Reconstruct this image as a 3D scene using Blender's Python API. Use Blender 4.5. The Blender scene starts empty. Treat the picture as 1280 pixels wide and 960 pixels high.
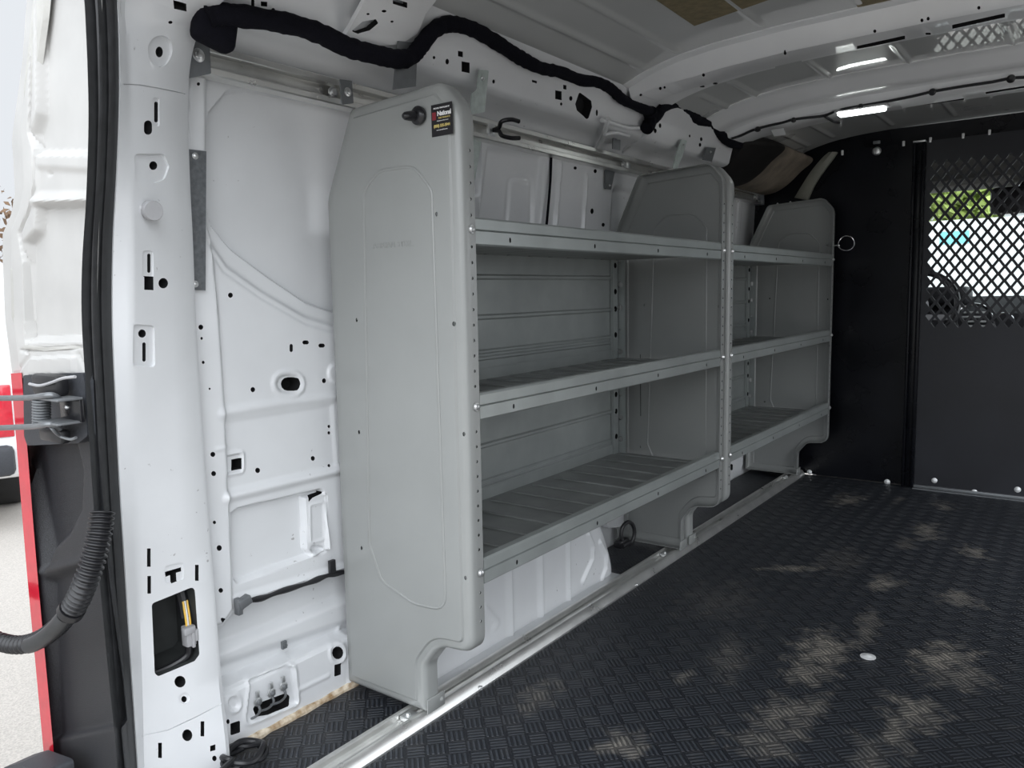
import bpy, bmesh, math, random
import numpy as np
from mathutils import Vector, Matrix
from mathutils.bvhtree import BVHTree
random.seed(4)
SIDE = (1.75, 3.1)  # assumed open side door, unseen, added to bring daylight onto the shelving
LOBE = 3.7
scene = bpy.context.scene
COL = scene.collection
# ------------------------------------------------------------------ camera
F = 985.0
CAMP = Vector((0, 0, .8))
YAW, PITCH, ROLL = 0.6361, -0.1137, -0.0213
fw = Vector((math.cos(YAW)*math.cos(PITCH), math.sin(YAW)*math.cos(PITCH), math.sin(PITCH)))
r0 = Vector((math.sin(YAW), -math.cos(YAW), 0)); u0 = r0.cross(fw)
rt = math.cos(ROLL)*r0 + math.sin(ROLL)*u0; up = -math.sin(ROLL)*r0 + math.cos(ROLL)*u0
cd = bpy.data.cameras.new('camera'); cam = bpy.data.objects.new('camera', cd); COL.objects.link(cam)
cd.sensor_width = 36; cd.lens = F/1280*36; cd.clip_start = .02; cd.clip_end = 200
cam.matrix_world = Matrix(((rt.x, up.x, -fw.x, CAMP.x), (rt.y, up.y, -fw.y, CAMP.y), (rt.z, up.z, -fw.z, CAMP.z), (0, 0, 0, 1)))
scene.camera = cam
def ray(px, py): return fw + rt*((px-640)/F) - up*((py-480)/F)
def onx(px, py, X): d = ray(px, py); return CAMP + d*(X/d.x)
def ony(px, py, Y): d = ray(px, py); return CAMP + d*(Y/d.y)
def onz(px, py, Z=0.): d = ray(px, py); return CAMP + d*((Z-CAMP.z)/d.z)
# ------------------------------------------------------------------ materials
def srgb(r, g, b): return tuple(((c/255)/12.92 if c/255 <= .04045 else ((c/255+.055)/1.055)**2.4) for c in (r, g, b)) + (1,)
def mat(name, col, rough=.5, metal=0., coat=0., noise=0., nscale=40., bump=0., bscale=300., spec=.5, emit=None, estr=0., coatr=.05, dark=None):
    m = bpy.data.materials.new(name); m.use_nodes = True
    nt = m.node_tree; b = nt.nodes['Principled BSDF']; N = nt.nodes; L = nt.links
    b.inputs['Base Color'].default_value = col if len(col) == 4 else (*col, 1)
    b.inputs['Roughness'].default_value = rough; b.inputs['Metallic'].default_value = metal
    b.inputs['Coat Weight'].default_value = coat; b.inputs['Coat Roughness'].default_value = coatr
    b.inputs['Specular IOR Level'].default_value = spec
    tc = N.new('ShaderNodeTexCoord')
    if noise > 0:
        t = N.new('ShaderNodeTexNoise'); t.inputs['Scale'].default_value = nscale; t.inputs['Detail'].default_value = 6
        L.new(tc.outputs['Object'], t.inputs['Vector'])
        r = N.new('ShaderNodeValToRGB'); c = b.inputs['Base Color'].default_value
        r.color_ramp.elements[0].position = .3; r.color_ramp.elements[1].position = .7
        d = dark if dark else tuple(x*(1-noise) for x in c[:3])
        r.color_ramp.elements[0].color = (*d[:3], 1); r.color_ramp.elements[1].color = tuple(min(1, x*(1+noise*.5)) for x in c[:3]) + (1,)
        L.new(t.outputs['Fac'], r.inputs['Fac']); L.new(r.outputs['Color'], b.inputs['Base Color'])
        mr = N.new('ShaderNodeMapRange'); mr.inputs['To Min'].default_value = max(0, rough-.08); mr.inputs['To Max'].default_value = min(1, rough+.08)
        L.new(t.outputs['Fac'], mr.inputs['Value']); L.new(mr.outputs['Result'], b.inputs['Roughness'])
    if bump > 0:
        t = N.new('ShaderNodeTexNoise'); t.inputs['Scale'].default_value = bscale; t.inputs['Detail'].default_value = 2
        L.new(tc.outputs['Object'], t.inputs['Vector'])
        bp = N.new('ShaderNodeBump'); bp.inputs['Strength'].default_value = bump; bp.inputs['Distance'].default_value = .002
        L.new(t.outputs['Fac'], bp.inputs['Height']); L.new(bp.outputs['Normal'], b.inputs['Normal'])
    if emit:
        b.inputs['Emission Color'].default_value = (*emit[:3], 1); b.inputs['Emission Strength'].default_value = estr
    return m
M = {}
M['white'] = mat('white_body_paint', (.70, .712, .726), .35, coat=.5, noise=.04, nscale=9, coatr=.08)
M['jamb'] = mat('dimmed_grimy_jamb_paint', (.47, .465, .452), .4, coat=.2, noise=.10, nscale=11, coatr=.2)  # grimy white, colour darkened further to offset strong daylight on the jamb
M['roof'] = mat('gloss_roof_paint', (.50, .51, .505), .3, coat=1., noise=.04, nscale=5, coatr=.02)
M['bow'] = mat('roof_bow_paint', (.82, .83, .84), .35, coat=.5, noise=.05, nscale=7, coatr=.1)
M['dark'] = mat('painted_hole_shade', (.004, .004, .005), .9, noise=.2)  # shade inside punched holes, painted in as a near-black lining
M['cavity'] = mat('painted_cavity_shade', (.03, .033, .033), .7, noise=.3, nscale=30)  # darkness within the pillar opening, put into the lining colour
M['panel'] = mat('grey_powder_coat', (.275, .284, .277), .33, noise=.05, nscale=6, bump=.12, bscale=900, coat=.3, coatr=.15)
M['shelf'] = mat('grey_shelf_paint', (.36, .385, .378), .34, metal=.4, noise=.10, nscale=14, bump=.05, bscale=500)
M['tray'] = mat('scuffed_grey_shelf_paint', (.25, .26, .255), .36, metal=.25, noise=.28, nscale=11, bump=.06)
M['galv'] = mat('galvanised_steel', (.50, .56, .54), .45, metal=.35, noise=.22, nscale=60)
M['plate'] = mat('dull_galvanised_plate', (.17, .18, .19), .5, metal=.5, noise=.3, nscale=120)
M['alu'] = mat('extruded_aluminium', (.78, .78, .76), .30, metal=.85, noise=.12, nscale=20)
M['zinc'] = mat('zinc_plated_steel', (.72, .73, .73), .3, metal=.85, noise=.1)
M['bracket'] = mat('grey_bracket_steel', (.20, .21, .22), .45, metal=.55, noise=.15, nscale=50)
M['foam'] = mat('black_foam_tape', (.006, .006, .010), .95, noise=.3, nscale=200, bump=.6, bscale=350, spec=.15)
M['rubber'] = mat('black_rubber_seal', (.026, .027, .029), .42, noise=.3, nscale=60, bump=.1, bscale=700)
M['plastic'] = mat('black_plastic', (.012, .012, .014), .38, noise=.2, nscale=80)
M['greyplastic'] = mat('grey_plastic', (.36, .36, .37), .5, noise=.08)
M['bumper'] = mat('dark_grey_bumper_plastic', (.035, .038, .045), .55, noise=.2, nscale=100, bump=.2)
M['speck'] = mat('speckled_black_plastic', (.022, .023, .027), .55, noise=.9, nscale=700, bump=.4, bscale=800)
M['bulk'] = mat('black_gloss_steel', (.005, .0055, .008), .28, noise=.5, nscale=5, bump=.03, bscale=60, spec=.18)
M['bulk2'] = mat('black_satin_steel', (.017, .018, .023), .42, noise=.35, nscale=4, bump=.03, bscale=60, spec=.35)
M['red'] = mat('red_lamp_lens', (.50, .012, .03), .15, coat=.8, noise=.15)
M['black'] = mat('black_enamel', (.008, .008, .010), .25, noise=.2)
M['whitebolt'] = mat('bright_washer_steel', (.82, .83, .83), .35, metal=.3, noise=.05)
M['chrome'] = mat('chrome_wire', (.85, .85, .86), .12, metal=1., noise=.05)
M['tan'] = mat('stained_seam_sealer', (.62, .55, .44), .8, noise=.45, nscale=70, bump=.5, dark=(.30, .19, .09))
M['sealer'] = mat('cream_seam_sealer', (.46, .455, .43), .6, noise=.1, nscale=30, bump=.3, bscale=120)  # toned down with the jamb paint to offset the daylight
M['pad'] = mat('brown_damping_pad', (.20, .165, .095), .85, noise=.25, nscale=60, bump=.5, bscale=200)
M['lamp'] = mat('lit_led_diffuser', (.9, .95, .95), .3, emit=(.95, 1, .97), estr=9.)
M['gold'] = mat('gold_sticker_print', (.62, .50, .16), .5, noise=.05)
M['stick'] = mat('black_sticker', (.012, .011, .013), .35, noise=.2)
M['stickwhite'] = mat('white_sticker_print', (.8, .8, .8), .5, noise=.03)
M['stickred'] = mat('red_sticker_print', (.22, .02, .03), .5, noise=.1)
M['yellow'] = mat('yellow_wire', (.75, .45, .05), .4, noise=.1)
M['tag'] = mat('white_paper_tag', (.65, .66, .66), .6, noise=.05)
M['duct'] = mat('black_moulded_trim', (.010, .009, .009), .62, noise=.4, nscale=25, bump=.3, spec=.3)
M['dusty'] = mat('dusty_brown_trim', (.22, .185, .145), .8, noise=.6, nscale=9, bump=.4, bscale=150)
M['cream'] = mat('beige_pillar_trim', (.22, .22, .185), .55, noise=.08)
M['asphalt'] = mat('pale_asphalt', (.46, .43, .395), .9, noise=.25, nscale=160, bump=.5, bscale=120)
M['carwhite'] = mat('white_car_paint', (.78, .79, .80), .25, coat=.8, noise=.02)
M['carglass'] = mat('tinted_car_glass', (.10, .16, .24), .08, coat=.6, noise=.1)
M['carblue'] = mat('cyan_printed_panel', (.25, .66, .74), .4, noise=.08)
M['leaf'] = mat('yellow_green_leaf', (.46, .56, .17), .6, noise=.5, nscale=3)
M['brown'] = mat('brown_bark', (.16, .10, .06), .9, noise=.4, nscale=20)
M['tyre'] = mat('tyre_rubber', (.015, .015, .015), .8, noise=.2)
M['liner'] = mat('grey_roof_liner', (.22, .22, .21), .95, noise=.06)
M['dash'] = mat('dark_dashboard_plastic', (.020, .020, .024), .6, noise=.2, bump=.2)
M['seat'] = mat('charcoal_seat_cloth', (.03, .03, .034), .9, noise=.2, nscale=150)
M['hazel'] = mat('dark_hedge', (.03, .04, .02), .9, noise=.5)
# sparse dark scuffs and chips in the white paint
_nt = M['white'].node_tree; _b = _nt.nodes['Principled BSDF']; _src = _b.inputs['Base Color'].links[0].from_socket
_tc = _nt.nodes.new('ShaderNodeTexCoord'); _n1 = _nt.nodes.new('ShaderNodeTexNoise'); _n1.inputs['Scale'].default_value = 85; _n1.inputs['Detail'].default_value = 3
_n2 = _nt.nodes.new('ShaderNodeTexNoise'); _n2.inputs['Scale'].default_value = 5
for _n in (_n1, _n2): _nt.links.new(_tc.outputs['Object'], _n.inputs['Vector'])
_a = _nt.nodes.new('ShaderNodeMath'); _a.operation = 'MULTIPLY_ADD'; _a.inputs[1].default_value = .45; _nt.links.new(_n2.outputs['Fac'], _a.inputs[0]); _nt.links.new(_n1.outputs['Fac'], _a.inputs[2])
_r = _nt.nodes.new('ShaderNodeMapRange'); _r.inputs['From Min'].default_value = .985; _r.inputs['From Max'].default_value = 1.03; _r.inputs['To Max'].default_value = .6; _nt.links.new(_a.outputs[0], _r.inputs['Value'])
_m = _nt.nodes.new('ShaderNodeMix'); _m.data_type = 'RGBA'; _nt.links.new(_r.outputs['Result'], _m.inputs['Factor']); _nt.links.new(_src, _m.inputs['A']); _m.inputs['B'].default_value = (.16, .15, .14, 1); _nt.links.new(_m.outputs['Result'], _b.inputs['Base Color'])
gl = bpy.data.materials.new('clear_glass'); gl.use_nodes = True
_n = gl.node_tree.nodes; _l = gl.node_tree.links; _n.remove(_n['Principled BSDF'])
_t = _n.new('ShaderNodeBsdfTransparent'); _t.inputs['Color'].default_value = (.93, .97, .96, 1)
_g = _n.new('ShaderNodeBsdfGlossy'); _g.inputs['Roughness'].default_value = .02
_x = _n.new('ShaderNodeMixShader'); _x.inputs['Fac'].default_value = .06
_l.new(_t.outputs[0], _x.inputs[1]); _l.new(_g.outputs[0], _x.inputs[2]); _l.new(_x.outputs[0], _n['Material Output'].inputs['Surface'])
M['glass'] = gl

# ------------------------------------------------------------------ mesh helpers
def bm_from(verts, faces, mi=0):
    bm = bmesh.new(); vs = [bm.verts.new(v) for v in verts]
    for f in faces:
        try: bm.faces.new([vs[i] for i in f]).material_index = mi
        except ValueError: pass
    return bm
def merge(*bms):
    out = bms[0]
    for b in bms[1:]:
        me = bpy.data.meshes.new('t'); b.to_mesh(me); out.from_mesh(me); bpy.data.meshes.remove(me); b.free()
    return out
def xform(bm, m): bm.transform(m); return bm
def setmi(bm, i):
    for f in bm.faces: f.material_index = i
    return bm
def box(c, s, bev=0., rot=None, seg=2):
    bm = bmesh.new(); bmesh.ops.create_cube(bm, size=1); bm.transform(Matrix.Diagonal((*s, 1)))
    if bev > 0: bmesh.ops.bevel(bm, geom=bm.edges[:], offset=bev, segments=seg, profile=.5, affect='EDGES')
    if rot is not None: bm.transform(rot)
    bm.transform(Matrix.Translation(c)); return bm
def box2(a, b, bev=0.):
    a = Vector(a); b = Vector(b)
    return box((a+b)/2, [abs(x) for x in (b-a)], bev)
def frame(o, z, x=None):
    z = Vector(z).normalized(); x = Vector(x) if x is not None else (Vector((0, 0, 1)) if abs(z.z) < .9 else Vector((1, 0, 0)))
    x = (x - z*x.dot(z)).normalized(); y = z.cross(x); o = Vector(o)
    return Matrix(((x.x, y.x, z.x, o.x), (x.y, y.y, z.y, o.y), (x.z, y.z, z.z, o.z), (0, 0, 0, 1)))
def lathe(prof, o=(0, 0, 0), axis=(0, 0, 1), n=20):
    """profile of (r, h) turned about axis"""
    vs, fs = [], []
    for r, h in prof:
        for k in range(n):
            a = 2*math.pi*k/n; vs.append((r*math.cos(a), r*math.sin(a), h))
    m = len(prof)
    for i in range(m-1):
        for k in range(n):
            fs.append((i*n+k, i*n+(k+1) % n, (i+1)*n+(k+1) % n, (i+1)*n+k))
    fs.append(tuple(range(n-1, -1, -1))); fs.append(tuple((m-1)*n+k for k in range(n)))
    bm = bm_from(vs, fs); bm.transform(frame(o, axis)); return bm
def cyl(a, b, r, n=16, bev=.0):
    a = Vector(a); b = Vector(b); h = (b-a).length
    p = [(r, 0), (r, h)] if bev <= 0 else [(r-bev, 0), (r, bev), (r, h-bev), (r-bev, h)]
    return lathe(p, a, b-a, n)
def catmull(pts, sub=6, closed=False):
    P = [Vector(p) for p in pts]; n = len(P); out = []
    rng = range(n if closed else n-1)
    for i in rng:
        p0 = P[(i-1) % n] if (closed or i > 0) else P[0]*2-P[1]
        p1 = P[i]; p2 = P[(i+1) % n]
        p3 = P[(i+2) % n] if (closed or i+2 < n) else P[-1]*2-P[-2]
        for k in range(sub):
            t = k/sub
            out.append(.5*((2*p1)+(p2-p0)*t+(2*p0-5*p1+4*p2-p3)*t*t+(3*p1-p0-3*p2+p3)*t**3))
    if not closed: out.append(P[-1])
    return out
def tube(pts, r, n=10, closed=False, smooth=0, squash=1., rfun=None):
    P = catmull(pts, smooth, closed) if smooth else [Vector(p) for p in pts]
    m = len(P); vs, fs = [], []
    nrm = None
    for i in range(m):
        t = (P[(i+1) % m]-P[i-1]) if closed else (P[min(i+1, m-1)]-P[max(i-1, 0)])
        if t.length < 1e-9: t = Vector((1, 0, 0))
        t.normalize()
        if nrm is None: nrm = Vector((0, 0, 1)) if abs(t.z) < .9 else Vector((0, 1, 0))
        nrm = (nrm - t*nrm.dot(t)).normalized(); bn = t.cross(nrm)
        rr = r if rfun is None else rfun(i)
        for k in range(n):
            a = 2*math.pi*k/n; vs.append(P[i]+nrm*math.cos(a)*rr+bn*math.sin(a)*rr*squash)
    for i in range(m if closed else m-1):
        j = (i+1) % m
        for k in range(n): fs.append((i*n+k, i*n+(k+1) % n, j*n+(k+1) % n, j*n+k))
    if not closed: fs.append(tuple(range(n-1, -1, -1))); fs.append(tuple((m-1)*n+k for k in range(n)))
    return bm_from(vs, fs)
def prism(poly, axis, a, b):
    """poly = 2-D outline; axis 'x': (y,z), 'y': (x,z), 'z': (x,y); extruded from a to b"""
    def p3(p, h): return {'x': (h, p[0], p[1]), 'y': (p[0], h, p[1]), 'z': (p[0], p[1], h)}[axis]
    n = len(poly); vs = [p3(p, a) for p in poly]+[p3(p, b) for p in poly]
    fs = [tuple(range(n-1, -1, -1)), tuple(range(n, 2*n))]+[(i, (i+1) % n, n+(i+1) % n, n+i) for i in range(n)]
    bm = bm_from(vs, fs); bmesh.ops.recalc_face_normals(bm, faces=bm.faces[:]); return bm
def sweep(poly, axis, ts, fn=None):
    """closed outline swept through stations ts; fn(t, p) -> 3-D"""
    n = len(poly); vs = [fn(t, p) for t in ts for p in poly]; m = len(ts)
    fs = [(i*n+k, i*n+(k+1) % n, (i+1)*n+(k+1) % n, (i+1)*n+k) for i in range(m-1) for k in range(n)]
    fs += [tuple(range(n-1, -1, -1)), tuple((m-1)*n+k for k in range(n))]
    bm = bm_from(vs, fs); bmesh.ops.recalc_face_normals(bm, faces=bm.faces[:]); return bm
def loft(rows, closed_rows=True):
    n = len(rows[0]); m = len(rows); vs = [v for r in rows for v in r]
    fs = [(i*n+k, i*n+(k+1) % n, (i+1)*n+(k+1) % n, (i+1)*n+k) for i in range(m-1) for k in range(n if closed_rows else n-1)]
    if closed_rows: fs += [tuple(range(n-1, -1, -1)), tuple((m-1)*n+k for k in range(n))]
    bm = bm_from(vs, fs); bmesh.ops.recalc_face_normals(bm, faces=bm.faces[:]); return bm
def round_poly(pts, r, seg=5):
    """pts: 2-D; r scalar or list"""
    out = []; n = len(pts)
    for i in range(n):
        p = Vector(pts[i]); a = Vector(pts[i-1])-p; b = Vector(pts[(i+1) % n])-p
        rr = r[i] if isinstance(r, (list, tuple)) else r
        la, lb = a.length, b.length
        if rr <= 0 or la < 1e-9 or lb < 1e-9: out.append(tuple(p)); continue
        a.normalize(); b.normalize()
        ang = a.angle(b); d = min(rr/max(math.tan(ang/2), 1e-3), la*.48, lb*.48)
        s, e = p+a*d, p+b*d
        for k in range(seg+1):
            t = k/seg; out.append(tuple(s*(1-t)**2+p*2*t*(1-t)+e*t*t))
    return out
def inset_poly(poly, d):
    n = len(poly); out = []
    A = sum(poly[i][0]*poly[(i+1) % n][1]-poly[(i+1) % n][0]*poly[i][1] for i in range(n)); sg = 1 if A > 0 else -1
    for i in range(n):
        p = Vector(poly[i]); a = (p-Vector(poly[i-1])); b = (Vector(poly[(i+1) % n])-p)
        if a.length < 1e-9: a = b
        if b.length < 1e-9: b = a
        na = Vector((-a.y, a.x)).normalized()*sg; nb = Vector((-b.y, b.x)).normalized()*sg
        v = na+nb
        if v.length < 1e-6: v = na
        v.normalize(); out.append(tuple(p+v*d/max(v.dot(na), .45)))
    return out
def text_bm(s, size, mtx, depth=.0006, bold=0., space=1.):
    cu = bpy.data.curves.new('t', 'FONT'); cu.body = s; cu.size = size; cu.extrude = depth; cu.offset = bold; cu.align_x = 'CENTER'; cu.align_y = 'CENTER'; cu.space_character = space
    o = bpy.data.objects.new('t', cu); COL.objects.link(o); dg = bpy.context.evaluated_depsgraph_get(); dg.update()
    me = bpy.data.meshes.new_from_object(o.evaluated_get(dg)); bm = bmesh.new(); bm.from_mesh(me)
    bpy.data.objects.remove(o); bpy.data.curves.remove(cu); bpy.data.meshes.remove(me)
    setmi(bm, 0); bm.transform(mtx); return bm
# ------------------------------------------------------------------ cutting holes (true holes, lined with a second material)
def cutter_px(bvh, outline, depth, lift=.004):
    cx = sum(p[0] for p in outline)/len(outline); cy = sum(p[1] for p in outline)/len(outline)
    h, n, _, _ = bvh.ray_cast(CAMP, ray(cx, cy).normalized(), 20)
    if h is None: return None
    if n.dot(ray(cx, cy)) > 0: n = -n
    # average the normal a little around the centre
    pts = []
    for x, y in outline:
        d = ray(x, y); den = d.dot(n)
        if abs(den) < .05: return None
        pts.append(CAMP+d*((h-CAMP).dot(n)/den))
    k = len(pts); vs = [p+n*lift for p in pts]+[p-n*depth for p in pts]
    bm = bm_from(vs, [tuple(range(k-1, -1, -1)), tuple(range(k, 2*k))]+[(i, (i+1) % k, k+(i+1) % k, k+i) for i in range(k)])
    bmesh.ops.recalc_face_normals(bm, faces=bm.faces[:]); return bm
def boolean(bm, cutter, mats):
    def tmp(b):
        me = bpy.data.meshes.new('t'); b.to_mesh(me)
        for m in mats: me.materials.append(m)
        o = bpy.data.objects.new('t', me); COL.objects.link(o); return o
    bmesh.ops.recalc_face_normals(bm, faces=bm.faces[:])
    n0 = len(bm.faces); A = tmp(bm); B = tmp(cutter); res = None
    for solver in ('MANIFOLD', 'EXACT'):
        md = A.modifiers.new('b', 'BOOLEAN'); md.object = B; md.operation = 'DIFFERENCE'
        try: md.solver = solver
        except TypeError: A.modifiers.remove(md); continue
        try: md.material_mode = 'INDEX'
        except Exception: pass
        dg = bpy.context.evaluated_depsgraph_get(); dg.update()
        me = bpy.data.meshes.new_from_object(A.evaluated_get(dg))
        ok = len(me.polygons) > max(4, n0*.3) and len(me.polygons) != n0
        if ok:
            res = bmesh.new(); res.from_mesh(me); bpy.data.meshes.remove(me); break
        print('BOOL', solver, 'failed', n0, len(me.polygons)); bpy.data.meshes.remove(me); A.modifiers.remove(md)
    for o in (A, B):
        me = o.data; bpy.data.objects.remove(o); bpy.data.meshes.remove(me)
    return res if res is not None else bm
def cut_px(bm, outlines, depth, mats, mi=1, lift=.004):
    bvh = BVHTree.FromBMesh(bm); cs = []
    for o in outlines:
        d = depth
        if isinstance(o, tuple) and isinstance(o[1], float): o, d = o
        c = cutter_px(bvh, o, d, lift)
        if c: cs.append(c)
    if not cs: return bm
    c = merge(*cs); setmi(c, mi)
    return boolean(bm, c, mats)
def cut_bms(bm, cs, mats, mi=1): c = merge(*cs); setmi(c, mi); return boolean(bm, c, mats)
def ell(x, y, rx, ry=None, n=14):
    ry = rx if ry is None else ry
    return [(x+rx*math.cos(2*math.pi*k/n), y+ry*math.sin(2*math.pi*k/n)) for k in range(n)]
def rec(x, y, w, h, sk=0., r=0.):
    p = [(x-w/2, y-h/2-sk*w/2), (x+w/2, y-h/2+sk*w/2), (x+w/2, y+h/2+sk*w/2), (x-w/2, y+h/2-sk*w/2)]
    return round_poly(p, r) if r else p
def slot(x, y, w, h, lean=0.):
    """stadium; lean shifts x per px of y"""
    out = []
    n = 6
    if h >= w:
        r = w/2; c = h/2-r
        for k in range(n+1): a = math.pi*k/n; out.append((x+r*math.cos(a), y+c+r*math.sin(a)))
        for k in range(n+1): a = math.pi+math.pi*k/n; out.append((x+r*math.cos(a), y-c+r*math.sin(a)))
    else:
        r = h/2; c = w/2-r
        for k in range(n+1): a = -math.pi/2+math.pi*k/n; out.append((x+c+r*math.cos(a), y+r*math.sin(a)))
        for k in range(n+1): a = math.pi/2+math.pi*k/n; out.append((x-c+r*math.cos(a), y+r*math.sin(a)))
    return [(px+lean*(py-y), py) for px, py in out]
# ------------------------------------------------------------------ object helpers
def link(name, bm, mats, parent=None, label=None, cat=None, kind=None, group=None, angle=35):
    """ONE mesh object; its origin goes to the middle of its base"""
    if not isinstance(mats, (list, tuple)): mats = [mats]
    me = bpy.data.meshes.new(name); bmesh.ops.recalc_face_normals(bm, faces=bm.faces[:])
    co = np.array([v.co[:] for v in bm.verts]); lo, hi = co.min(0), co.max(0)
    base = Vector(((lo[0]+hi[0])/2, (lo[1]+hi[1])/2, lo[2]))
    bm.transform(Matrix.Translation(-base)); bm.to_mesh(me); bm.free()
    for m in mats: me.materials.append(M[m] if isinstance(m, str) else m)
    me.shade_smooth()
    if angle < 180: me.set_sharp_from_angle(angle=math.radians(angle))
    o = bpy.data.objects.new(name, me); COL.objects.link(o)
    if parent is not None:
        o.parent = parent; o.location = base-wloc(parent)
    else: o.location = base
    props(o, label, cat, kind, group); return o
def wloc(o):
    v = Vector(o.location)
    while o.parent is not None: o = o.parent; v = v+Vector(o.location)
    return v
def props(o, label=None, cat=None, kind=None, group=None):
    if label: o['label'] = label
    if cat: o['category'] = cat
    if kind: o['kind'] = kind
    if group: o['group'] = group
    return o
def thing(name, loc, label, cat, group=None, kind=None):
    o = bpy.data.objects.new(name, None); COL.objects.link(o); o.location = loc; o.empty_display_size = .05
    return props(o, label, cat, kind, group)
def struct(name, bm, mats, label=None, angle=35): return link(name, bm, mats, None, label, None, 'structure', None, angle)
def bolt(c, n, r=.006, h=.004, hexa=True):
    """round washer with a domed or hexagonal head"""
    w = lathe([(r*1.0, 0), (r*1.0, h*.25), (r*.9, h*.35)], c, n, 18)
    b = lathe([(r*.62, h*.3), (r*.62, h*.9), (r*.5, h)], c, n, 6) if hexa else lathe([(r*.8, h*.3), (r*.72, h*.65), (r*.4, h*.95), (.0004, h)], c, n, 16)
    return merge(w, b)
# ================================================================== THE VAN BODY (setting)
def wp(px, py, Y=1.2): v = ony(px, py, Y); return (v.x, v.z)
def seg_dist(P, a, b):
    a = np.array(a); b = np.array(b); d = b-a; t = np.clip(((P-a)@d)/max(d@d, 1e-12), 0, 1)
    return np.hypot(*(P-(a+t[:, None]*d)).T)
def line_dist(P, pl, closed=False):
    D = np.full(len(P), 9.)
    n = len(pl)
    for i in range(n if closed else n-1): D = np.minimum(D, seg_dist(P, pl[i], pl[(i+1) % n]))
    return D
def inside(P, poly):
    x, y = P[:, 0], P[:, 1]; c = np.zeros(len(P), bool); n = len(poly)
    for i in range(n):
        x1, y1 = poly[i]; x2, y2 = poly[i-1]
        if y1 == y2: continue
        c ^= ((y1 > y) != (y2 > y)) & (x < (x2-x1)*(y-y1)/(y2-y1)+x1)
    return c
def sstep(t): t = np.clip(t, 0, 1); return t*t*(3-2*t)
class Relief:
    """presses recesses and beads into a sheet"""
    def __init__(s, P): s.P = P; s.h = np.zeros(len(P))
    def near(s, pts, m):
        a = np.array(pts); lo, hi = a.min(0)-m, a.max(0)+m
        return np.where(((s.P >= lo) & (s.P <= hi)).all(1))[0]
    def recess(s, poly, d, w=.012, mid=False):
        i = s.near(poly, w*1.1)
        if not len(i): return
        P = s.P[i]; D = line_dist(P, poly, True); ins = inside(P, poly); sd = np.where(ins, D, -D)
        s.h[i] += d*sstep((sd+w/2)/w if mid else sd/w)
    def bead(s, pl, h, w, closed=False):
        i = s.near(pl, w*1.1)
        if not len(i): return
        s.h[i] -= h*(1-sstep(line_dist(s.P[i], pl, closed)/w))
    def ring(s, poly, h, w): s.bead(poly, h, w, True)
def sheet(us, vs, fn, back):
    """closed slab: front grid fn(U,V)->Nx3, flat back; U runs fastest"""
    nu, nv = len(us), len(vs); U, V = np.meshgrid(us, vs); pts = fn(U.ravel(), V.ravel())
    idx = np.arange(nu*nv).reshape(nv, nu)
    f = np.stack([idx[:-1, :-1], idx[:-1, 1:], idx[1:, 1:], idx[1:, :-1]], -1).reshape(-1, 4)
    per = np.concatenate([idx[0, :-1], idx[:-1, -1], idx[-1, ::-1][:-1], idx[::-1, 0][:-1]])
    bp = back(pts[per]); n0 = len(pts); m = len(per)
    faces = f.tolist(); 
    for k in range(m): faces.append([int(per[(k+1) % m]), int(per[k]), n0+k, n0+(k+1) % m])
    faces.append([n0+k for k in range(m)])
    me = bpy.data.meshes.new('t'); me.from_pydata(np.vstack([pts, bp]).tolist(), [], faces)
    bm = bmesh.new(); bm.from_mesh(me); bpy.data.meshes.remove(me); bmesh.ops.recalc_face_normals(bm, faces=bm.faces[:]); return bm
W = lambda pts, r=0, Y=1.2: [wp(x, y, Y) for x, y in (round_poly(pts, r) if r else pts)]
def ybase(z): return np.where(z < .9, 1.206, 1.206-(z-.9)*.05)
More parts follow.
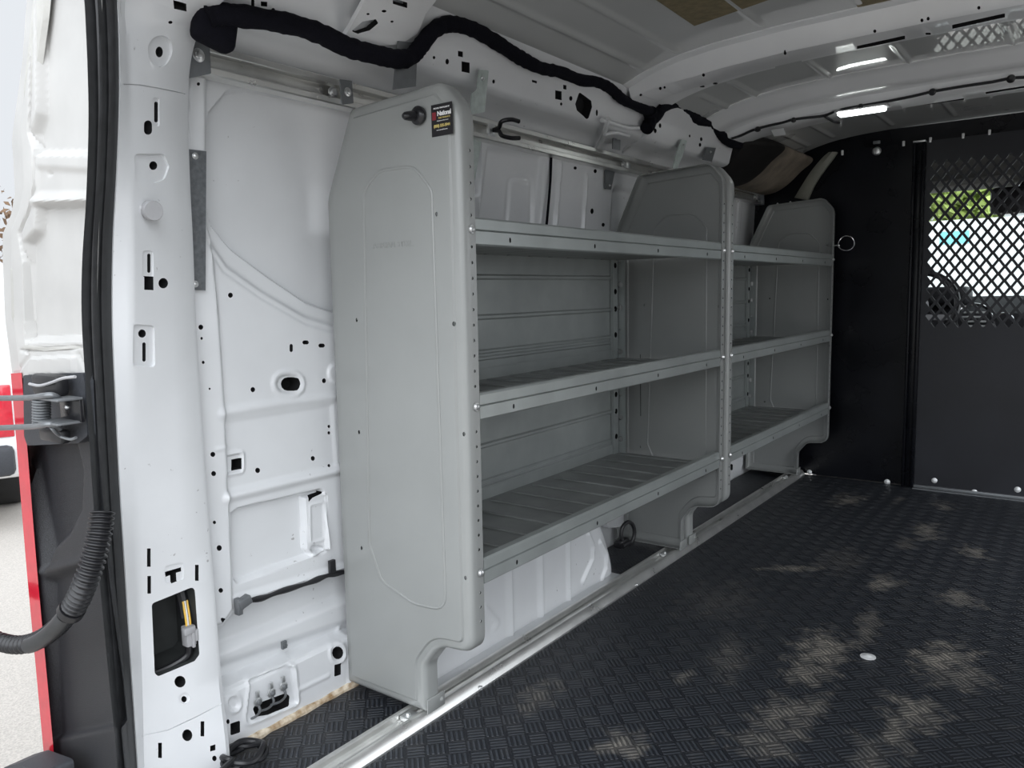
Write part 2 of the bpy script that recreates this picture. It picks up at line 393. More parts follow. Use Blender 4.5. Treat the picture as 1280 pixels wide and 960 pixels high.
def wall_fn(X, Z):
    R = Relief(np.stack([X, Z], 1))
    # strip beside the pillar
    R.recess(W([(225, 90), (260, 95), (260, 200), (264, 260), (277, 400), (286, 540), (294, 762), (280, 782), (225, 800)], 8), -.010, .010)
    # pressed window recess: soft outer step and a sharper inner one
    R.recess(W([(245, 60), (600, 120), (600, 420), (470, 425), (425, 414), (385, 402), (330, 370), (285, 338), (262, 305), (252, 280)], 14), .010, .016)
    R.recess(W([(259, 175), (262, 140), (285, 112), (310, 108), (600, 160), (600, 400), (440, 396), (418, 390), (390, 380), (340, 346), (295, 312), (270, 282), (261, 250)], 12), .014, .006)
    R.bead(W([(258, 300), (284, 338), (330, 371), (385, 403), (425, 415)]), -.003, .008)
    # beads and small recesses below it
    R.bead(W([(277, 517), (350, 505), (420, 496)]), .004, .014)
    R.recess(W([(277, 524), (420, 502), (426, 588), (280, 622)], 6), .003, .012)
    R.bead(W([(284, 622), (350, 606), (425, 588)]), .007, .015)
    R.recess(W([(290, 642), (300, 634), (404, 610), (412, 618), (412, 690), (300, 732), (293, 726)], 6), .016, .008)
    R.recess(W([(383, 622), (411, 615), (413, 688), (392, 698), (385, 688)], 4), -.015, .005)
    R.ring(W([(390, 632), (408, 628), (408, 675), (391, 680)], 3), .002, .005)
    R.recess(W(ell(399, 687, 9, 5)), .010, .004)
    R.bead(W([(298, 752), (360, 733), (440, 708)]), .008, .014)
    R.ring(W(slot(363, 480, 38, 30)), .003, .008); R.recess(W(slot(363, 480, 30, 24)), .004, .005)
    R.recess(W(ell(423, 467, 13, 15)), -.004, .006)
    R.ring(W(rec(296, 580, 23, 26, -.2, 5)), .003, .006); R.recess(W(rec(296, 580, 22, 25, -.2, 5)), .004, .005)
    R.bead(W([(268, 562), (286, 558)]), .0015, .006)
    # outer skin showing under the inner panel, with a ledge, then the kick panel standing proud at the floor
    lo = W([(225, 800), (281, 783), (296, 764), (300, 752), (440, 707), (640, 650), (640, 760), (440, 796), (225, 885)])
    R.recess(lo, .030, .008)
    R.recess(W([(225, 830), (274, 812), (437, 745), (640, 660), (640, 730), (434, 792), (279, 847), (225, 868)]), -.016, .024)
    R.recess(W([(225, 885), (280, 868), (437, 796), (640, 712), (640, 790), (225, 990)]), -.006, .006)
    # kick panel pressings
    R.ring(W([(312, 850), (368, 828), (373, 880), (305, 908)], 8), .003, .008); R.recess(W([(312, 850), (368, 828), (373, 880), (305, 908)], 8), .005, .005)
    R.ring(W(ell(292, 879, 9, 11)), .003, .006); R.recess(W(ell(292, 879, 7, 9)), .003, .004)
    R.ring(W(ell(422, 816, 10, 13)), .003, .006)
    R.bead(W([(375, 862), (410, 845)]), .002, .008)
    R.bead(W([(437, 790), (437, 860)]), .004, .010)
    # farther along: pressed window recess, posts and beads above the shelves
    R.recess(W([(606, 178), (680, 190), (676, 300), (596, 300)], 8), .012, .02)
    R.ring(W([(640, 220), (668, 224), (668, 330), (636, 330)], 10), -.003, .012)
    R.bead(W([(698, 205), (694, 300)]), .006, .012); R.bead(W([(731, 222), (729, 300)]), .006, .012)
    R.recess(W([(764, 230), (880, 255), (880, 330), (762, 320)], 8), .012, .02)
    R.recess(W([(926, 240), (950, 252), (945, 330), (924, 330)], 3), .012, .02)
    R.bead(W([(921, 250), (919, 330)]), .006, .012)
    return np.stack([X, ybase(Z)+R.h, Z], 1)
back_y = lambda P: np.stack([P[:, 0], np.full(len(P), 1.30), P[:, 2]], 1)
near_w = sheet(np.arange(.70, 1.1301, .0026), np.arange(-.02, 1.2201, .0026), wall_fn, back_y)
mats_w = [M['white'], M['dark']]
hs = [ell(288, 369, 3, 3.2), ell(316, 487, 2.8, 3.2), ell(405, 476, 2.4, 3), ell(411, 533, 1.6, 2), ell(411, 541, 1.6, 2), ell(391, 573, 2.5, 3), ell(322, 588, 3, 3.3), ell(411, 582, 1.6, 2),
      slot(363, 480, 24, 17), slot(364, 435, 4, 10), slot(382, 428, 8, 5), slot(402, 432, 8, 5), rec(296, 580, 14, 14, -.2),
      ell(251, 409, 3, 3.2), ell(252, 423, 1.5, 1.8), ell(254, 453, 1.8, 2), ell(262, 486, 1.2, 1.4), ell(266, 568, 3, 3.2), ell(267, 592, 3, 3.2), ell(268, 653, 2, 2.2), ell(274, 685, 3.2, 3.6), ell(276, 738, 2.8, 3), ell(280, 776, 2.7, 3), ell(248, 105, 2, 2.2),
      round_poly([(316, 886), (320, 896), (352, 888), (361, 880), (362, 869), (355, 867), (320, 880)], 4), rec(294, 910, 12, 15, -.35, 2), ell(285, 902, 2, 3), ell(422, 816, 7, 8), rec(422, 837, 8, 15, -.35, 1),
      round_poly([(384, 619), (404, 612), (404, 616), (386, 624)], 1)]
near_w = cut_px(near_w, hs, .03, mats_w)
far_w = sheet(np.arange(1.132, 3.44, .006), np.arange(-.02, 1.2201, .006), wall_fn, back_y)
far_w = cut_px(far_w, [ell(744, 214, 2, 2.5), ell(740, 264, 2, 3.5), ell(754, 281, 2, 2.5), ell(719, 210, 2, 2), ell(764, 211, 2, 2)], .02, mats_w)
struct('wall_left', merge(near_w, far_w), mats_w, 'pressed white inner side panel of the van with punched holes')
# thin black seam line down the far wall panel
struct('trim_1', tube([ony(689, 196, 1.19), ony(688, 225, 1.19), ony(685, 262, 1.19), ony(683, 283, 1.19)], .0035, 8, smooth=4), 'foam', 'thin black seam strip down the side panel above the shelves')
# cantrail: box section above the side panel
CP = [(1.036, 1.345), (1.05, 1.326), (1.066, 1.304), (1.0705, 1.288), (1.080, 1.250), (1.086, 1.2435), (1.10, 1.238), (1.14, 1.236), (1.170, 1.228), (1.190, 1.212), (1.198, 1.19), (1.20, 1.165), (1.29, 1.165), (1.29, 1.37), (1.036, 1.37)]
ct = sweep(CP, 'x', [.705+.01*i for i in range(int((3.40-.705)/.01)+1)], lambda t, p: Vector((t, p[0], p[1])))
chs = [rec(575.5, 67.5, 6, 7, .2), rec(582, 84, 10, 13, .2), ell(559, 77, 2.2, 3.6), ell(542.5, 72, 1.6, 2), ell(617, 102, 1.6, 2.6), rec(706, 109, 4, 5.5, .2), rec(698, 119, 8, 11, .2), ell(713.5, 123, 2, 3), ell(701.5, 130, 1.4, 2), 
       round_poly([(724, 115), (739, 126), (740, 134), (735, 150), (721, 138), (719, 130)], 2), ell(746, 141, 1.3, 4), rec(668, 102, 6, 3, .3), ell(876.5, 174, 1.5, 2.5), ell(875, 181, 1.5, 2.5), ell(862, 170, 1, 1.8), ell(825, 157, 1.6, 3), ell(819, 163.5, 1.8, 3),
       slot(316, 5, 4, 12), rec(330, 5, 8, 6, .1), slot(341.5, 15, 4.5, 10)]
ct = cut_px(ct, chs, .025, mats_w)
struct('beam_cantrail', ct, ['white', 'dark'], 'white box section above the side panel, punched with holes', 30)
# flared gusset where the middle roof bow meets the cantrail
gus = []
for px, py, Y in [(745, 155, 1.10), (765, 148, 1.085), (792, 150, 1.075)]:
    gus.append(ony(px, py, Y))
g = merge(tube([ony(742, 190, 1.19), ony(752, 176, 1.14), ony(757, 160, 1.075), ony(760, 148, 1.055)], .007, 8, smooth=5),
          tube([ony(776, 190, 1.19), ony(790, 178, 1.13), ony(808, 166, 1.07), ony(818, 155, 1.055)], .009, 8, smooth=5),
          tube([ony(752, 150, 1.062), ony(765, 154, 1.064), ony(785, 160, 1.066), ony(798, 160, 1.062)], .006, 8, smooth=5),
          tube([ony(756, 168, 1.09), ony(770, 166, 1.08), ony(786, 170, 1.085)], .005, 8, smooth=5))
struct('trim_2', g, 'white', 'pressed white gusset ribs under the middle roof bow', 60)
# roof skin with lengthwise beads
YC = .31
RD = [(0, 1.414), (.3, 1.411), (.48, 1.402), (.58, 1.390), (.66, 1.370), (.70, 1.356), (.735, 1.338)]
def zr(y): return float(np.interp(abs(y-YC), [a for a, _ in RD], [b for _, b in RD]))
ys = np.arange(-.425, 1.0451, .005)
zs = np.interp(np.abs(ys-YC), [a for a, _ in RD], [b for _, b in RD]); zs = np.convolve(np.pad(zs, 6, 'edge'), np.ones(13)/13, 'valid')
def roof_fn(X, Y):
    R = Relief(np.stack([X, Y], 1))
    for y in (.965, .87, .655, .445, .20):
        for a, b in ((.70, 1.90), (2.27, 2.48), (2.93, 3.36)):
            R.bead([(a, y), (b, y)], .0045, .014)
    return np.stack([X, Y, np.interp(Y, ys, zs)-R.h*-1], 1)
rf = sheet(np.arange(.56, 3.46, .012), ys, roof_fn, lambda P: np.stack([P[:, 0], P[:, 1], np.full(len(P), 1.46)], 1))
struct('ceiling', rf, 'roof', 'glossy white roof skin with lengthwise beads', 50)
def bow(prof, y0, y1, taper, nm, lab, cuts, n=90):
    ts = [y0+(y1-y0)*i/n for i in range(n+1)]
    def fn(y, p):
        s = 1 if abs(y-YC) < .55 else 1-(1-taper)*min(1, (abs(y-YC)-.55)/.17)
        return Vector((p[0], y, float(np.interp(y, ys, zs))+(p[1]*s if p[1] < 0 else p[1])))
    b = sweep(prof, 'y', ts, fn)
    b = cut_px(b, cuts, .02, [M['bow'], M['dark']]) if cuts else b
    return struct(nm, b, ['bow', 'dark'], lab, 40)
px3 = lambda x, y: (760+x/2.4615, y/2.4615)
B1 = [(1.925, .012), (1.925, -.004), (1.955, -.006), (1.968, -.044), (1.974, -.050), (2.072, -.050), (2.080, -.046), (2.098, -.024), (2.106, -.021), (2.200, -.017), (2.206, -.004), (2.206, .012)]
c1 = [ell(*px3(101, 293), 1.7, 2), ell(*px3(161, 272), 1.7, 2), ell(*px3(174, 269), 1.4, 1.6), ell(*px3(294, 231), 1.8, 2), ell(*px3(545, 164), 1.8, 2), ell(*px3(821, 96), 1.9, 2.1), ell(*px3(966, 63), 1.9, 2.1), ell(*px3(985, 58), 1.9, 2.1), ell(*px3(1141, 24), 2, 2.2),
      slot(*px3(470, 223), 14, 4), rec(*px3(555, 197), 33, 4, -.25, 1), rec(*px3(840, 131), 60, 4.5, -.22, 1), rec(*px3(1140, 65), 66, 5, -.22, 1), slot(*px3(330, 257), 6, 2.4), slot(*px3(985, 104), 7, 2.6), slot(*px3(290, 266), 6, 2.2)]
bow(B1, -.40, 1.035, .62, 'beam_roof_bow', 'middle white roof bow with dark slots', c1)
B2 = [(2.475, .012), (2.475, -.004), (2.52, -.008), (2.545, -.030), (2.60, -.034), (2.635, -.026), (2.66, -.030), (2.672, -.052), (2.68, -.055), (2.83, -.054), (2.838, -.050), (2.848, -.022), (2.91, -.016), (2.915, -.004), (2.915, .012)]
c2 = [rec(1167, 130, 76, 2.2, -.16, .6), rec(1262, 111.5, 60, 2.4, -.16, .6), slot(964, 171, 6, 3), slot(1212, 107, 4, 3)]
bow(B2, -.40, 1.035, .6, 'beam_roof_bow', 'front white roof bow carrying a cable and a lit lamp', c2)
# rear roof bow with its flared foot on the cantrail
def row(a, b, th=.010):
    n = Vector((0, .25, 1)); return [a, (a*2+b)/3+Vector((0, 0, -.004)), (a+b*2)/3+Vector((0, 0, -.004)), b, b+n*th, a+n*th]
rows = [row(ony(428, 50, 1.072), ony(500, 56, 1.066)), row(ony(436, 38, 1.062), ony(522, 42, 1.055)), row(ony(447, 18, 1.04), ony(532, 18, 1.03)), row(ony(458, -2, 1.015), ony(552, -8, 1.0)),
        row(Vector((.975, .90, 1.337)), Vector((1.09, .88, 1.34))), row(Vector((.965, .7, 1.358)), Vector((1.075, .7, 1.358))), row(Vector((.96, .4, 1.372)), Vector((1.07, .4, 1.372))), row(Vector((.96, -.3, 1.355)), Vector((1.07, -.3, 1.355)))]
dense = []
for i in range(len(rows)-1):
    for k in range(5):
        dense.append([rows[i][j].lerp(rows[i+1][j], k/5) for j in range(6)])
dense.append(rows[-1])
b0 = loft(dense)
b0 = cut_px(b0, [round_poly([(439, 39), (453, 27), (470, 24), (473, 29), (462, 38), (447, 42)], 2), ell(480, 14, 3, 1.6), ell(460, 17.5, 2, 1.2), ell(490, 27, 2, 1.2), rec(500, 4, 18, 7, .3, 1)], .05, [M['bow'], M['dark']], 1, .03)
struct('beam_roof_bow', b0, ['bow', 'dark'], 'rear white roof bow with a flared foot and lightening hole', 40)
# ------------------------------------------------------------------ rear door frame: pillar, header and the mirrored pillar as one ring
Apx = [(173, 985), (172, 950), (166, 860), (159, 750), (151, 620), (145, 500), (141, 400), (142, 300), (147, 210), (150, 130), (150, 70), (149, 30), (148, 0), (152, -45), (175, -100), (225, -150), (330, -200)]
Bpx = [(181, 985), (180, 950), (178, 860), (174, 750), (169, 620), (166, 500), (165, 400), (165, 300), (164, 210), (163, 130), (161, 80), (158, 40), (156, 8), (162, -40), (190, -92), (245, -135), (345, -180)]
Cpx = [(289, 985), (285, 930), (277, 860), (268, 750), (258, 620), (250, 500), (244, 400), (240, 300), (236, 215), (234, 135), (236, 88), (243, 52), (256, 24), (273, 6), (300, -14), (350, -36), (430, -60)]
XA, XB, XC = .575, .60, .725
def smooth2(l, X): return catmull([onx(x, y, X) for x, y in l], 6)
CA, CB, CC = smooth2(Apx, XA), smooth2(Bpx, XB), smooth2(Cpx, XC)
def ring_rows(A, B, C):
    rows = []
    for i in range(len(A)):
        a, b, c = A[i], B[i], C[i]; cen = Vector((0, YC, min(c.z, 1.05)))
        d = Vector((0, c.y-YC, max(0., c.z-1.05)*2.4)).normalized()
        b1 = a.lerp(b, .70); b2 = b.lerp(c, .06); c1 = b.lerp(c, .97)
        rows.append([a, b1, b, b2, b.lerp(c, .3), b.lerp(c, .6), c1, c+d*.004+Vector((.004, 0, 0)), c+d*.035+Vector((.006, 0, 0)), Vector((XC, 0, 0))+Vector((0, c.y, c.z))+d*.11, Vector((XA-.0, a.y, a.z))+d*.10])
    return rows
rl = ring_rows(CA, CB, CC)
mir = [[Vector((v.x, 2*YC-v.y, v.z)) for v in r] for r in rl[::-1]]
pl = loft(rl+mir)
MW = [M['white'], M['dark'], M['cavity']]
# shallow pressings first (same paint), then the true openings
sh = [(ell(200, 64, 15, 20, 24), .004), (round_poly([(167, 192), (205, 192), (212, 208), (206, 224), (195, 229), (170, 227)], 6), .003), (rec(195, 140, 9, 36, .1, 3), .002), (rec(185, 330, 14, 33, .05, 4), .002), (rec(180, 432, 27, 52, .1, 5), .004),
      (rec(218, 716, 24, 22, -.2, 5), .002), (ell(231, 873, 7, 7), .003), ([(150, 104.4), (175, 105.6), (205, 111), (232, 117), (232, 118.2), (205, 112.2), (175, 106.8), (150, 105.6)], .003), ([(176, 919.6), (210, 912), (250, 893), (279, 878), (279, 879.6), (250, 894.6), (210, 913.6), (176, 921)], .003)]
def flat_first(lst):
    out = []
    for o in lst: out.append((o[0], float(o[1])) if isinstance(o, tuple) else o)
    return out
pl = cut_px(pl, flat_first(sh), .003, MW, 0, .02)
hl = [ell(199, 65, 4.6, 6.8), rec(225, 7.5, 16, 9, .25), ell(213, 28, 2.6, 2), slot(195, 140, 4.5, 26), slot(185, 159.5, 10, 18), ell(191.5, 207, 5, 5.5), slot(186, 329, 4, 24), rec(186, 354, 11.5, 17, .05), ell(204, 354, 6, 6.5), ell(177.5, 417, 4.8, 5.2), slot(180, 440, 4.2, 24),
      rec(186, 697, 4.5, 23), rec(186.5, 731, 4.5, 22), [(206, 715), (226, 709), (226.5, 714), (220, 716), (220.5, 726), (213, 729), (212.5, 719), (207, 721)], rec(246, 716, 4.5, 20), ell(225, 852, 7, 7.3), ell(230, 874, 3.4, 4), ell(234, 919, 6.4, 7.4), rec(253, 911, 4.6, 19), rec(200, 938, 4.6, 19), rec(266, 935, 6.5, 7, -.3), ell(268, 948, 2.8, 3.4)]
pl = cut_px(pl, hl, .030, MW, 1, .02)
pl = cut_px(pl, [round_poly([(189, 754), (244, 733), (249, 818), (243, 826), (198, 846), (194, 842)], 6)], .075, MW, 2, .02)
struct('pillar_rear', pl, ['white', 'dark', 'cavity'], 'white rear door pillar and header frame with punched slots and holes', 32)
for c, r in (((242, 98), 1), ((185, 98), 1)): pass
# ------------------------------------------------------------------ outer rear jamb (white above, lamp pocket below)
JL = [(38, -30), (35, 0), (31, 60), (20, 140), (17, 165), (19, 190), (21, 235), (16, 262), (5, 288), (5, 330), (8, 400), (17, 470)]
JR = [(112, -30), (112, 100), (110, 250), (106, 400), (112, 475)]
JX = .535
def jp(px, py): v = onx(px, py, JX); return (v.y, v.z)
jl = [jp(*p) for p in JL][::-1]; jr = [jp(*p) for p in JR][::-1]
def jamb_fn(U, Z):
    yl = np.interp(Z, [b for _, b in jl], [a for a, _ in jl]); yr_ = np.interp(Z, [b for _, b in jr], [a for a, _ in jr])-.004
    Y = yl+(yr_-yl)*U
    R = Relief(np.stack([Y, Z], 1)); J = lambda l, r=0: [jp(x, y) for x, y in (round_poly(l, r) if r else l)]
    R.recess(J([(42, -30), (130, -30), (130, 196), (40, 196), (37, 165), (44, 140)], 6), .014, .012)
    R.recess(J([(44, 252), (130, 248), (130, 428), (30, 430), (28, 300), (42, 285)], 6), .014, .012)
    R.bead(J([(40, 252), (120, 250)]), .005, .010)
    R.recess(J([(44, 205), (130, 210), (130, 246), (43, 246)], 3), .004, .01)
    R.bead(J([(40, 0), (37, 140), (36, 165), (42, 185), (42, 235), (36, 262), (24, 292), (30, 330), (33, 440)]), -.007, .005)
    R.recess(J([(38, 445), (95, 442), (97, 470), (38, 472)], 4), -.006, .006); R.bead(J([(26, 438), (105, 434)]), -.004, .004)
    R.bead(J([(98, 443), (106, 462)]), -.003, .006); R.bead(J([(36, 445), (20, 466)]), -.003, .006)
    R.recess(J(ell(59, 217, 4, 4)), .002, .003)
    R.h += .03*np.clip(1-U*9, 0, 1)**2
    return np.stack([JX+R.h, Y, Z], 1)
jm = sheet(np.linspace(0, 1, 70), np.linspace(jp(17, 471)[1], jp(35, -25)[1], 220), jamb_fn, lambda P: np.stack([np.full(len(P), .560), P[:, 1]+.07, P[:, 2]], 1))
def strip_px(pts, X, h): 
    a = [onx(x, y, X) for x, y in pts]; c = sum(a, Vector())/len(a)
    n = len(a); vs = a+[c+(v-c)*.72+Vector((-h, 0, 0)) for v in a]
    return bm_from(vs, [tuple(range(n-1, -1, -1)), tuple(range(n, 2*n))]+[(i, (i+1) % n, n+(i+1) % n, n+i) for i in range(n)])
s1 = strip_px(round_poly([(47, -25), (66, -25), (62, 20), (46, 137), (30, 135)], 2), JX+.008, .006); s2 = strip_px(round_poly([(16, 325), (31, 325), (33, 407), (18, 408)], 2), JX+.006, .006)
s3 = strip_px(round_poly([(26, 430), (60, 434), (104, 431), (104, 436), (60, 440), (26, 436)], 1), JX+.004, .005)
setmi(s1, 1); setmi(s2, 1); setmi(s3, 1)
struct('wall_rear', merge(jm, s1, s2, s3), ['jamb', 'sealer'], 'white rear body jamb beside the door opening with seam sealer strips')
# outer skin and far side of the body, so that daylight only enters where the van is open
struct('wall_outer', box2((.63, 1.302, -.25), (3.5, 1.325, 1.45)), 'white', 'outer side skin of the van')
def rw(X, Z):
    R = Relief(np.stack([X, Z], 1)); R.recess([(.85, .3), (1.75, .3), (1.75, 1.05), (.85, 1.05)], .012, .02); R.recess([(2.0, .3), (3.2, .3), (3.2, 1.05), (2.0, 1.05)], .012, .02)
    return np.stack([X, -.585-R.h, Z], 1)
rb_ = lambda P: np.stack([P[:, 0], np.full(len(P), -.66), P[:, 2]], 1)
if SIDE:
    struct('wall_right', sheet(np.arange(.70, SIDE[0]+.001, .02), np.arange(-.02, 1.35, .02), rw, rb_), 'white', 'white inner side panel on the far side')
    struct('wall_right', sheet(np.arange(SIDE[1], 3.44, .02), np.arange(-.02, 1.35, .02), rw, rb_), 'white', 'white door pillar ahead of the added, unseen side door opening')
else: struct('wall_right', sheet(np.arange(.70, 3.44, .02), np.arange(-.02, 1.35, .02), rw, rb_), 'white', 'white inner side panel on the far side')
struct('beam_cantrail', prism([(-.415, 1.345), (-.45, 1.30), (-.47, 1.24), (-.57, 1.21), (-.585, 1.15), (-.66, 1.15), (-.66, 1.37), (-.415, 1.37)], 'x', .705, 3.42), 'white', 'box section above the opposite side panel')
# ------------------------------------------------------------------ floor mat
fm = bpy.data.materials.new('black_checker_rubber_mat'); fm.use_nodes = True
nt = fm.node_tree; N = nt.nodes; L = nt.links; bs = N['Principled BSDF']
def mth(op, a, b=None, clamp=False):
    n = N.new('ShaderNodeMath'); n.operation = op; n.use_clamp = clamp
    for k, v in enumerate((a, b)):
        if v is None: continue
        if isinstance(v, (int, float)): n.inputs[k].default_value = v
        else: L.new(v, n.inputs[k])
    return n.outputs[0]
tc = N.new('ShaderNodeTexCoord'); geo = N.new('ShaderNodeNewGeometry'); sx = N.new('ShaderNodeSeparateXYZ'); L.new(geo.outputs['Position'], sx.inputs[0])
T = .0367; q = 1/(T*math.sqrt(2))
u = mth('ADD', mth('MULTIPLY', mth('SUBTRACT', sx.outputs[0], sx.outputs[1]), q), 100.13); v = mth('ADD', mth('MULTIPLY', mth('ADD', sx.outputs[0], sx.outputs[1]), q), 100.4)
par = mth('MODULO', mth('ADD', mth('FLOOR', u), mth('FLOOR', v)), 2.)
fu, fv = mth('FRACT', u), mth('FRACT', v)
def bars(a, b):
    w = mth('MULTIPLY', mth('ADD', mth('SINE', mth('MULTIPLY', a, 2*math.pi*4.0)), .35), 1.6, True)
    e1 = mth('MULTIPLY', mth('SUBTRACT', b, .07), 18, True); e2 = mth('MULTIPLY', mth('SUBTRACT', .95, b), 18, True)
    return mth('MULTIPLY', w, mth('MULTIPLY', e1, e2))
h1, h2 = bars(fu, fv), bars(fv, fu)
hh = mth('ADD', mth('MULTIPLY', h1, par), mth('MULTIPLY', h2, mth('SUBTRACT', 1., par)))
nz = N.new('ShaderNodeTexNoise'); nz.inputs['Scale'].default_value = 420; nz.inputs['Detail'].default_value = 3; L.new(geo.outputs['Position'], nz.inputs['Vector'])
nb = N.new('ShaderNodeTexNoise'); nb.inputs['Scale'].default_value = 22; nb.inputs['Detail'].default_value = 8; nb.inputs['Roughness'].default_value = .7; L.new(geo.outputs['Position'], nb.inputs['Vector'])
nl = N.new('ShaderNodeTexNoise'); nl.inputs['Scale'].default_value = 3.; nl.inputs['Detail'].default_value = 4; L.new(geo.outputs['Position'], nl.inputs['Vector'])
bp = N.new('ShaderNodeBump'); bp.inputs['Strength'].default_value = 1.; bp.inputs['Distance'].default_value = .0022
L.new(mth('ADD', hh, mth('MULTIPLY', nz.outputs['Fac'], .25)), bp.inputs['Height']); L.new(bp.outputs['Normal'], bs.inputs['Normal'])
# dried mud smears where they lie: centre px, along, across, turn, strength
DIRT = [((1060, 625), .10, .05, 20, .75), ((990, 711), .10, .022, -30, 1.), ((1180, 633), .07, .03, 35, .6), ((1160, 665), .10, .035, 35, .8), ((1130, 680), .06, .03, 35, .35), ((1107, 730), .06, .04, 10, .7), ((1217, 690), .06, .035, 40, .9), ((1200, 748), .07, .05, 30, .6),
        ((1028, 812), .11, .06, 25, .9), ((1012, 840), .07, .045, 20, .8), ((1085, 780), .10, .03, 35, .45), ((1178, 825), .10, .055, 15, 1.), ((1200, 845), .07, .05, 0, .6), ((1145, 890), .07, .05, 30, .75), ((1120, 920), .06, .025, 30, .7),
        ((985, 890), .09, .05, 10, .6), ((960, 925), .07, .05, 0, .55), ((780, 930), .05, .04, 0, .6), ((675, 870), .06, .035, 20, .5), ((855, 845), .03, .02, 0, .5), ((910, 820), .12, .04, 35, .3), ((1125, 603+22), .05, .02, 20, .35), ((1090, 945), .08, .04, 30, .4), ((1050, 700), .14, .06, 30, .22), ((900, 750), .14, .1, 30, .18)]
acc = None
for (px, py), a, b, ang, st in DIRT:
    p = onz(px, py); dx = mth('SUBTRACT', sx.outputs[0], p.x); dy = mth('SUBTRACT', sx.outputs[1], p.y); c, s = math.cos(math.radians(ang-25)), math.sin(math.radians(ang-25))
    e1 = mth('DIVIDE', mth('ADD', mth('MULTIPLY', dx, c), mth('MULTIPLY', dy, s)), a*1.3); e2 = mth('DIVIDE', mth('SUBTRACT', mth('MULTIPLY', dy, c), mth('MULTIPLY', dx, s)), b*1.3)
    r = mth('SQRT', mth('ADD', mth('MULTIPLY', e1, e1), mth('MULTIPLY', e2, e2)))
    k = mth('MULTIPLY', mth('SUBTRACT', mth('ADD', mth('MULTIPLY', nb.outputs['Fac'], 3.6), -.85), r), .95, True)
    k = mth('MULTIPLY', k, st); acc = k if acc is None else mth('MAXIMUM', acc, k)
lane = mth('MULTIPLY', mth('SUBTRACT', nb.outputs['Fac'], .52), 1.6, True)
dust = mth('ADD', acc, mth('MULTIPLY', lane, .30), True)
grain = mth('MULTIPLY', mth('SUBTRACT', nz.outputs['Fac'], .36), 3.2, True)
dust = mth('MULTIPLY', dust, mth('ADD', mth('ADD', mth('MULTIPLY', hh, .55), .15), mth('MULTIPLY', grain, .45)), True)
mx = N.new('ShaderNodeMix'); mx.data_type = 'RGBA'; L.new(dust, mx.inputs['Factor']); mx.inputs['A'].default_value = (.0125, .0150, .0210, 1); mx.inputs['B'].default_value = (.34, .31, .265, 1)
ma = N.new('ShaderNodeMix'); ma.data_type = 'RGBA'; L.new(hh, ma.inputs['Factor']); ma.inputs['A'].default_value = (.0085, .0102, .0143, 1); ma.inputs['B'].default_value = (.033, .038, .047, 1)
L.new(ma.outputs['Result'], mx.inputs['A'])
L.new(mx.outputs['Result'], bs.inputs['Base Color'])
L.new(mth('ADD', mth('MULTIPLY', nl.outputs['Fac'], .22), .34), bs.inputs['Roughness'])
M['mat'] = fm
struct('trim_6', box2((1.10, 1.0335, .0005), (1.90, 1.075, .010), .003), 'white', 'white floor flange along the wheel arch')
struct('floor', box2((.64, -.585, -.03), (3.43, 1.196, 0)), 'mat', 'black rubber floor mat with a raised basket-weave tread and dried mud smears')
struct('trim_3', box2((.56, -.5, -.16), (.64, 1.15, -.004), .006), 'white', 'white rear door sill')
struct('trim_4', tube([Vector((.70, 1.199, .002)), Vector((.80, 1.198, .003)), Vector((.92, 1.199, .002)), Vector((1.05, 1.199, .003)), Vector((1.11, 1.2, .002))], .008, 10, smooth=6, rfun=lambda i: .008+.0022*math.sin(i*1.7)*math.sin(i*.6)), 'tan', 'stained tan seam sealer along the foot of the side panel')
# ------------------------------------------------------------------ wheel arch under the shelves
def arch_fn(X, Z):
    R = Relief(np.stack([X, Z], 1)); A = lambda *l: [(ony(x, y, 1.058).x, ony(x, y, 1.058).z) for x, y in l]
    for l in ((( 636, 700), (640, 840)), ((674, 690), (678, 800)), ((709, 680), (712, 765))):
        a = A(*l); x = (a[0][0]+a[1][0])/2; R.bead([(x, 0), (x, .25)], .007, .013)
    R.bead(A((735, 668), (741, 682), (740, 700), (728, 727)), .007, .011); R.bead(A((750, 678), (758, 692), (757, 710), (745, 745)), .007, .011)
    R.bead(A((606, 760), (622, 778), (618, 785)), .005, .010)
    d = np.clip((Z-.30)/.02, 0, 1)
    # round the front end away
    xe = 1.915-.9*np.clip(Z-.02, 0, 1)**1.35
    t = np.clip((X-(xe-.05))/.05, 0, 1)
    return np.stack([np.minimum(X, xe), 1.058+R.h*(t < .9)+.03*(1-np.sqrt(np.clip(1-t*t, 0, 1)))+d*.0, Z], 1)
ar = sheet(np.concatenate([np.arange(1.12, 1.62, .008), np.arange(1.62, 1.9201, .004)]), np.arange(0, .281, .005), arch_fn, lambda P: np.stack([P[:, 0], np.full(len(P), 1.2), P[:, 2]], 1))
struct('wall_wheel_arch', ar, 'white', 'white ribbed wheel arch under the near shelving', 40)
# lower edge of the side panel showing past the wheel arch
kp = merge(strip_px([(0, 0)]*3, 1, 0) if False else prism(round_poly([(2.07, .26), (2.07, .075), (2.15, .06), (2.22, .075), (2.22, .26)], .02), 'y', 1.176, 1.196))
kp = cut_px(kp, [ell(755, 666, 1.6, 2)], .03, mats_w)
struct('trim_5', kp, ['white', 'dark'], 'white folded lower edge of the side panel behind the wheel arch')
b5 = prism(round_poly([(3.03, .06), (3.14, .05), (3.17, .075), (3.17, .13), (3.03, .14)], .008), 'y', 1.15, 1.17)
b5 = cut_px(b5, [slot(914.5, 584, 3, 8)], .01, mats_w)
link('mounting_bracket', merge(b5, box2((3.06, 1.17, .07), (3.12, 1.205, .12))), ['white', 'dark'], None, 'small white slotted bracket low on the wall under the far shelving', 'bracket')
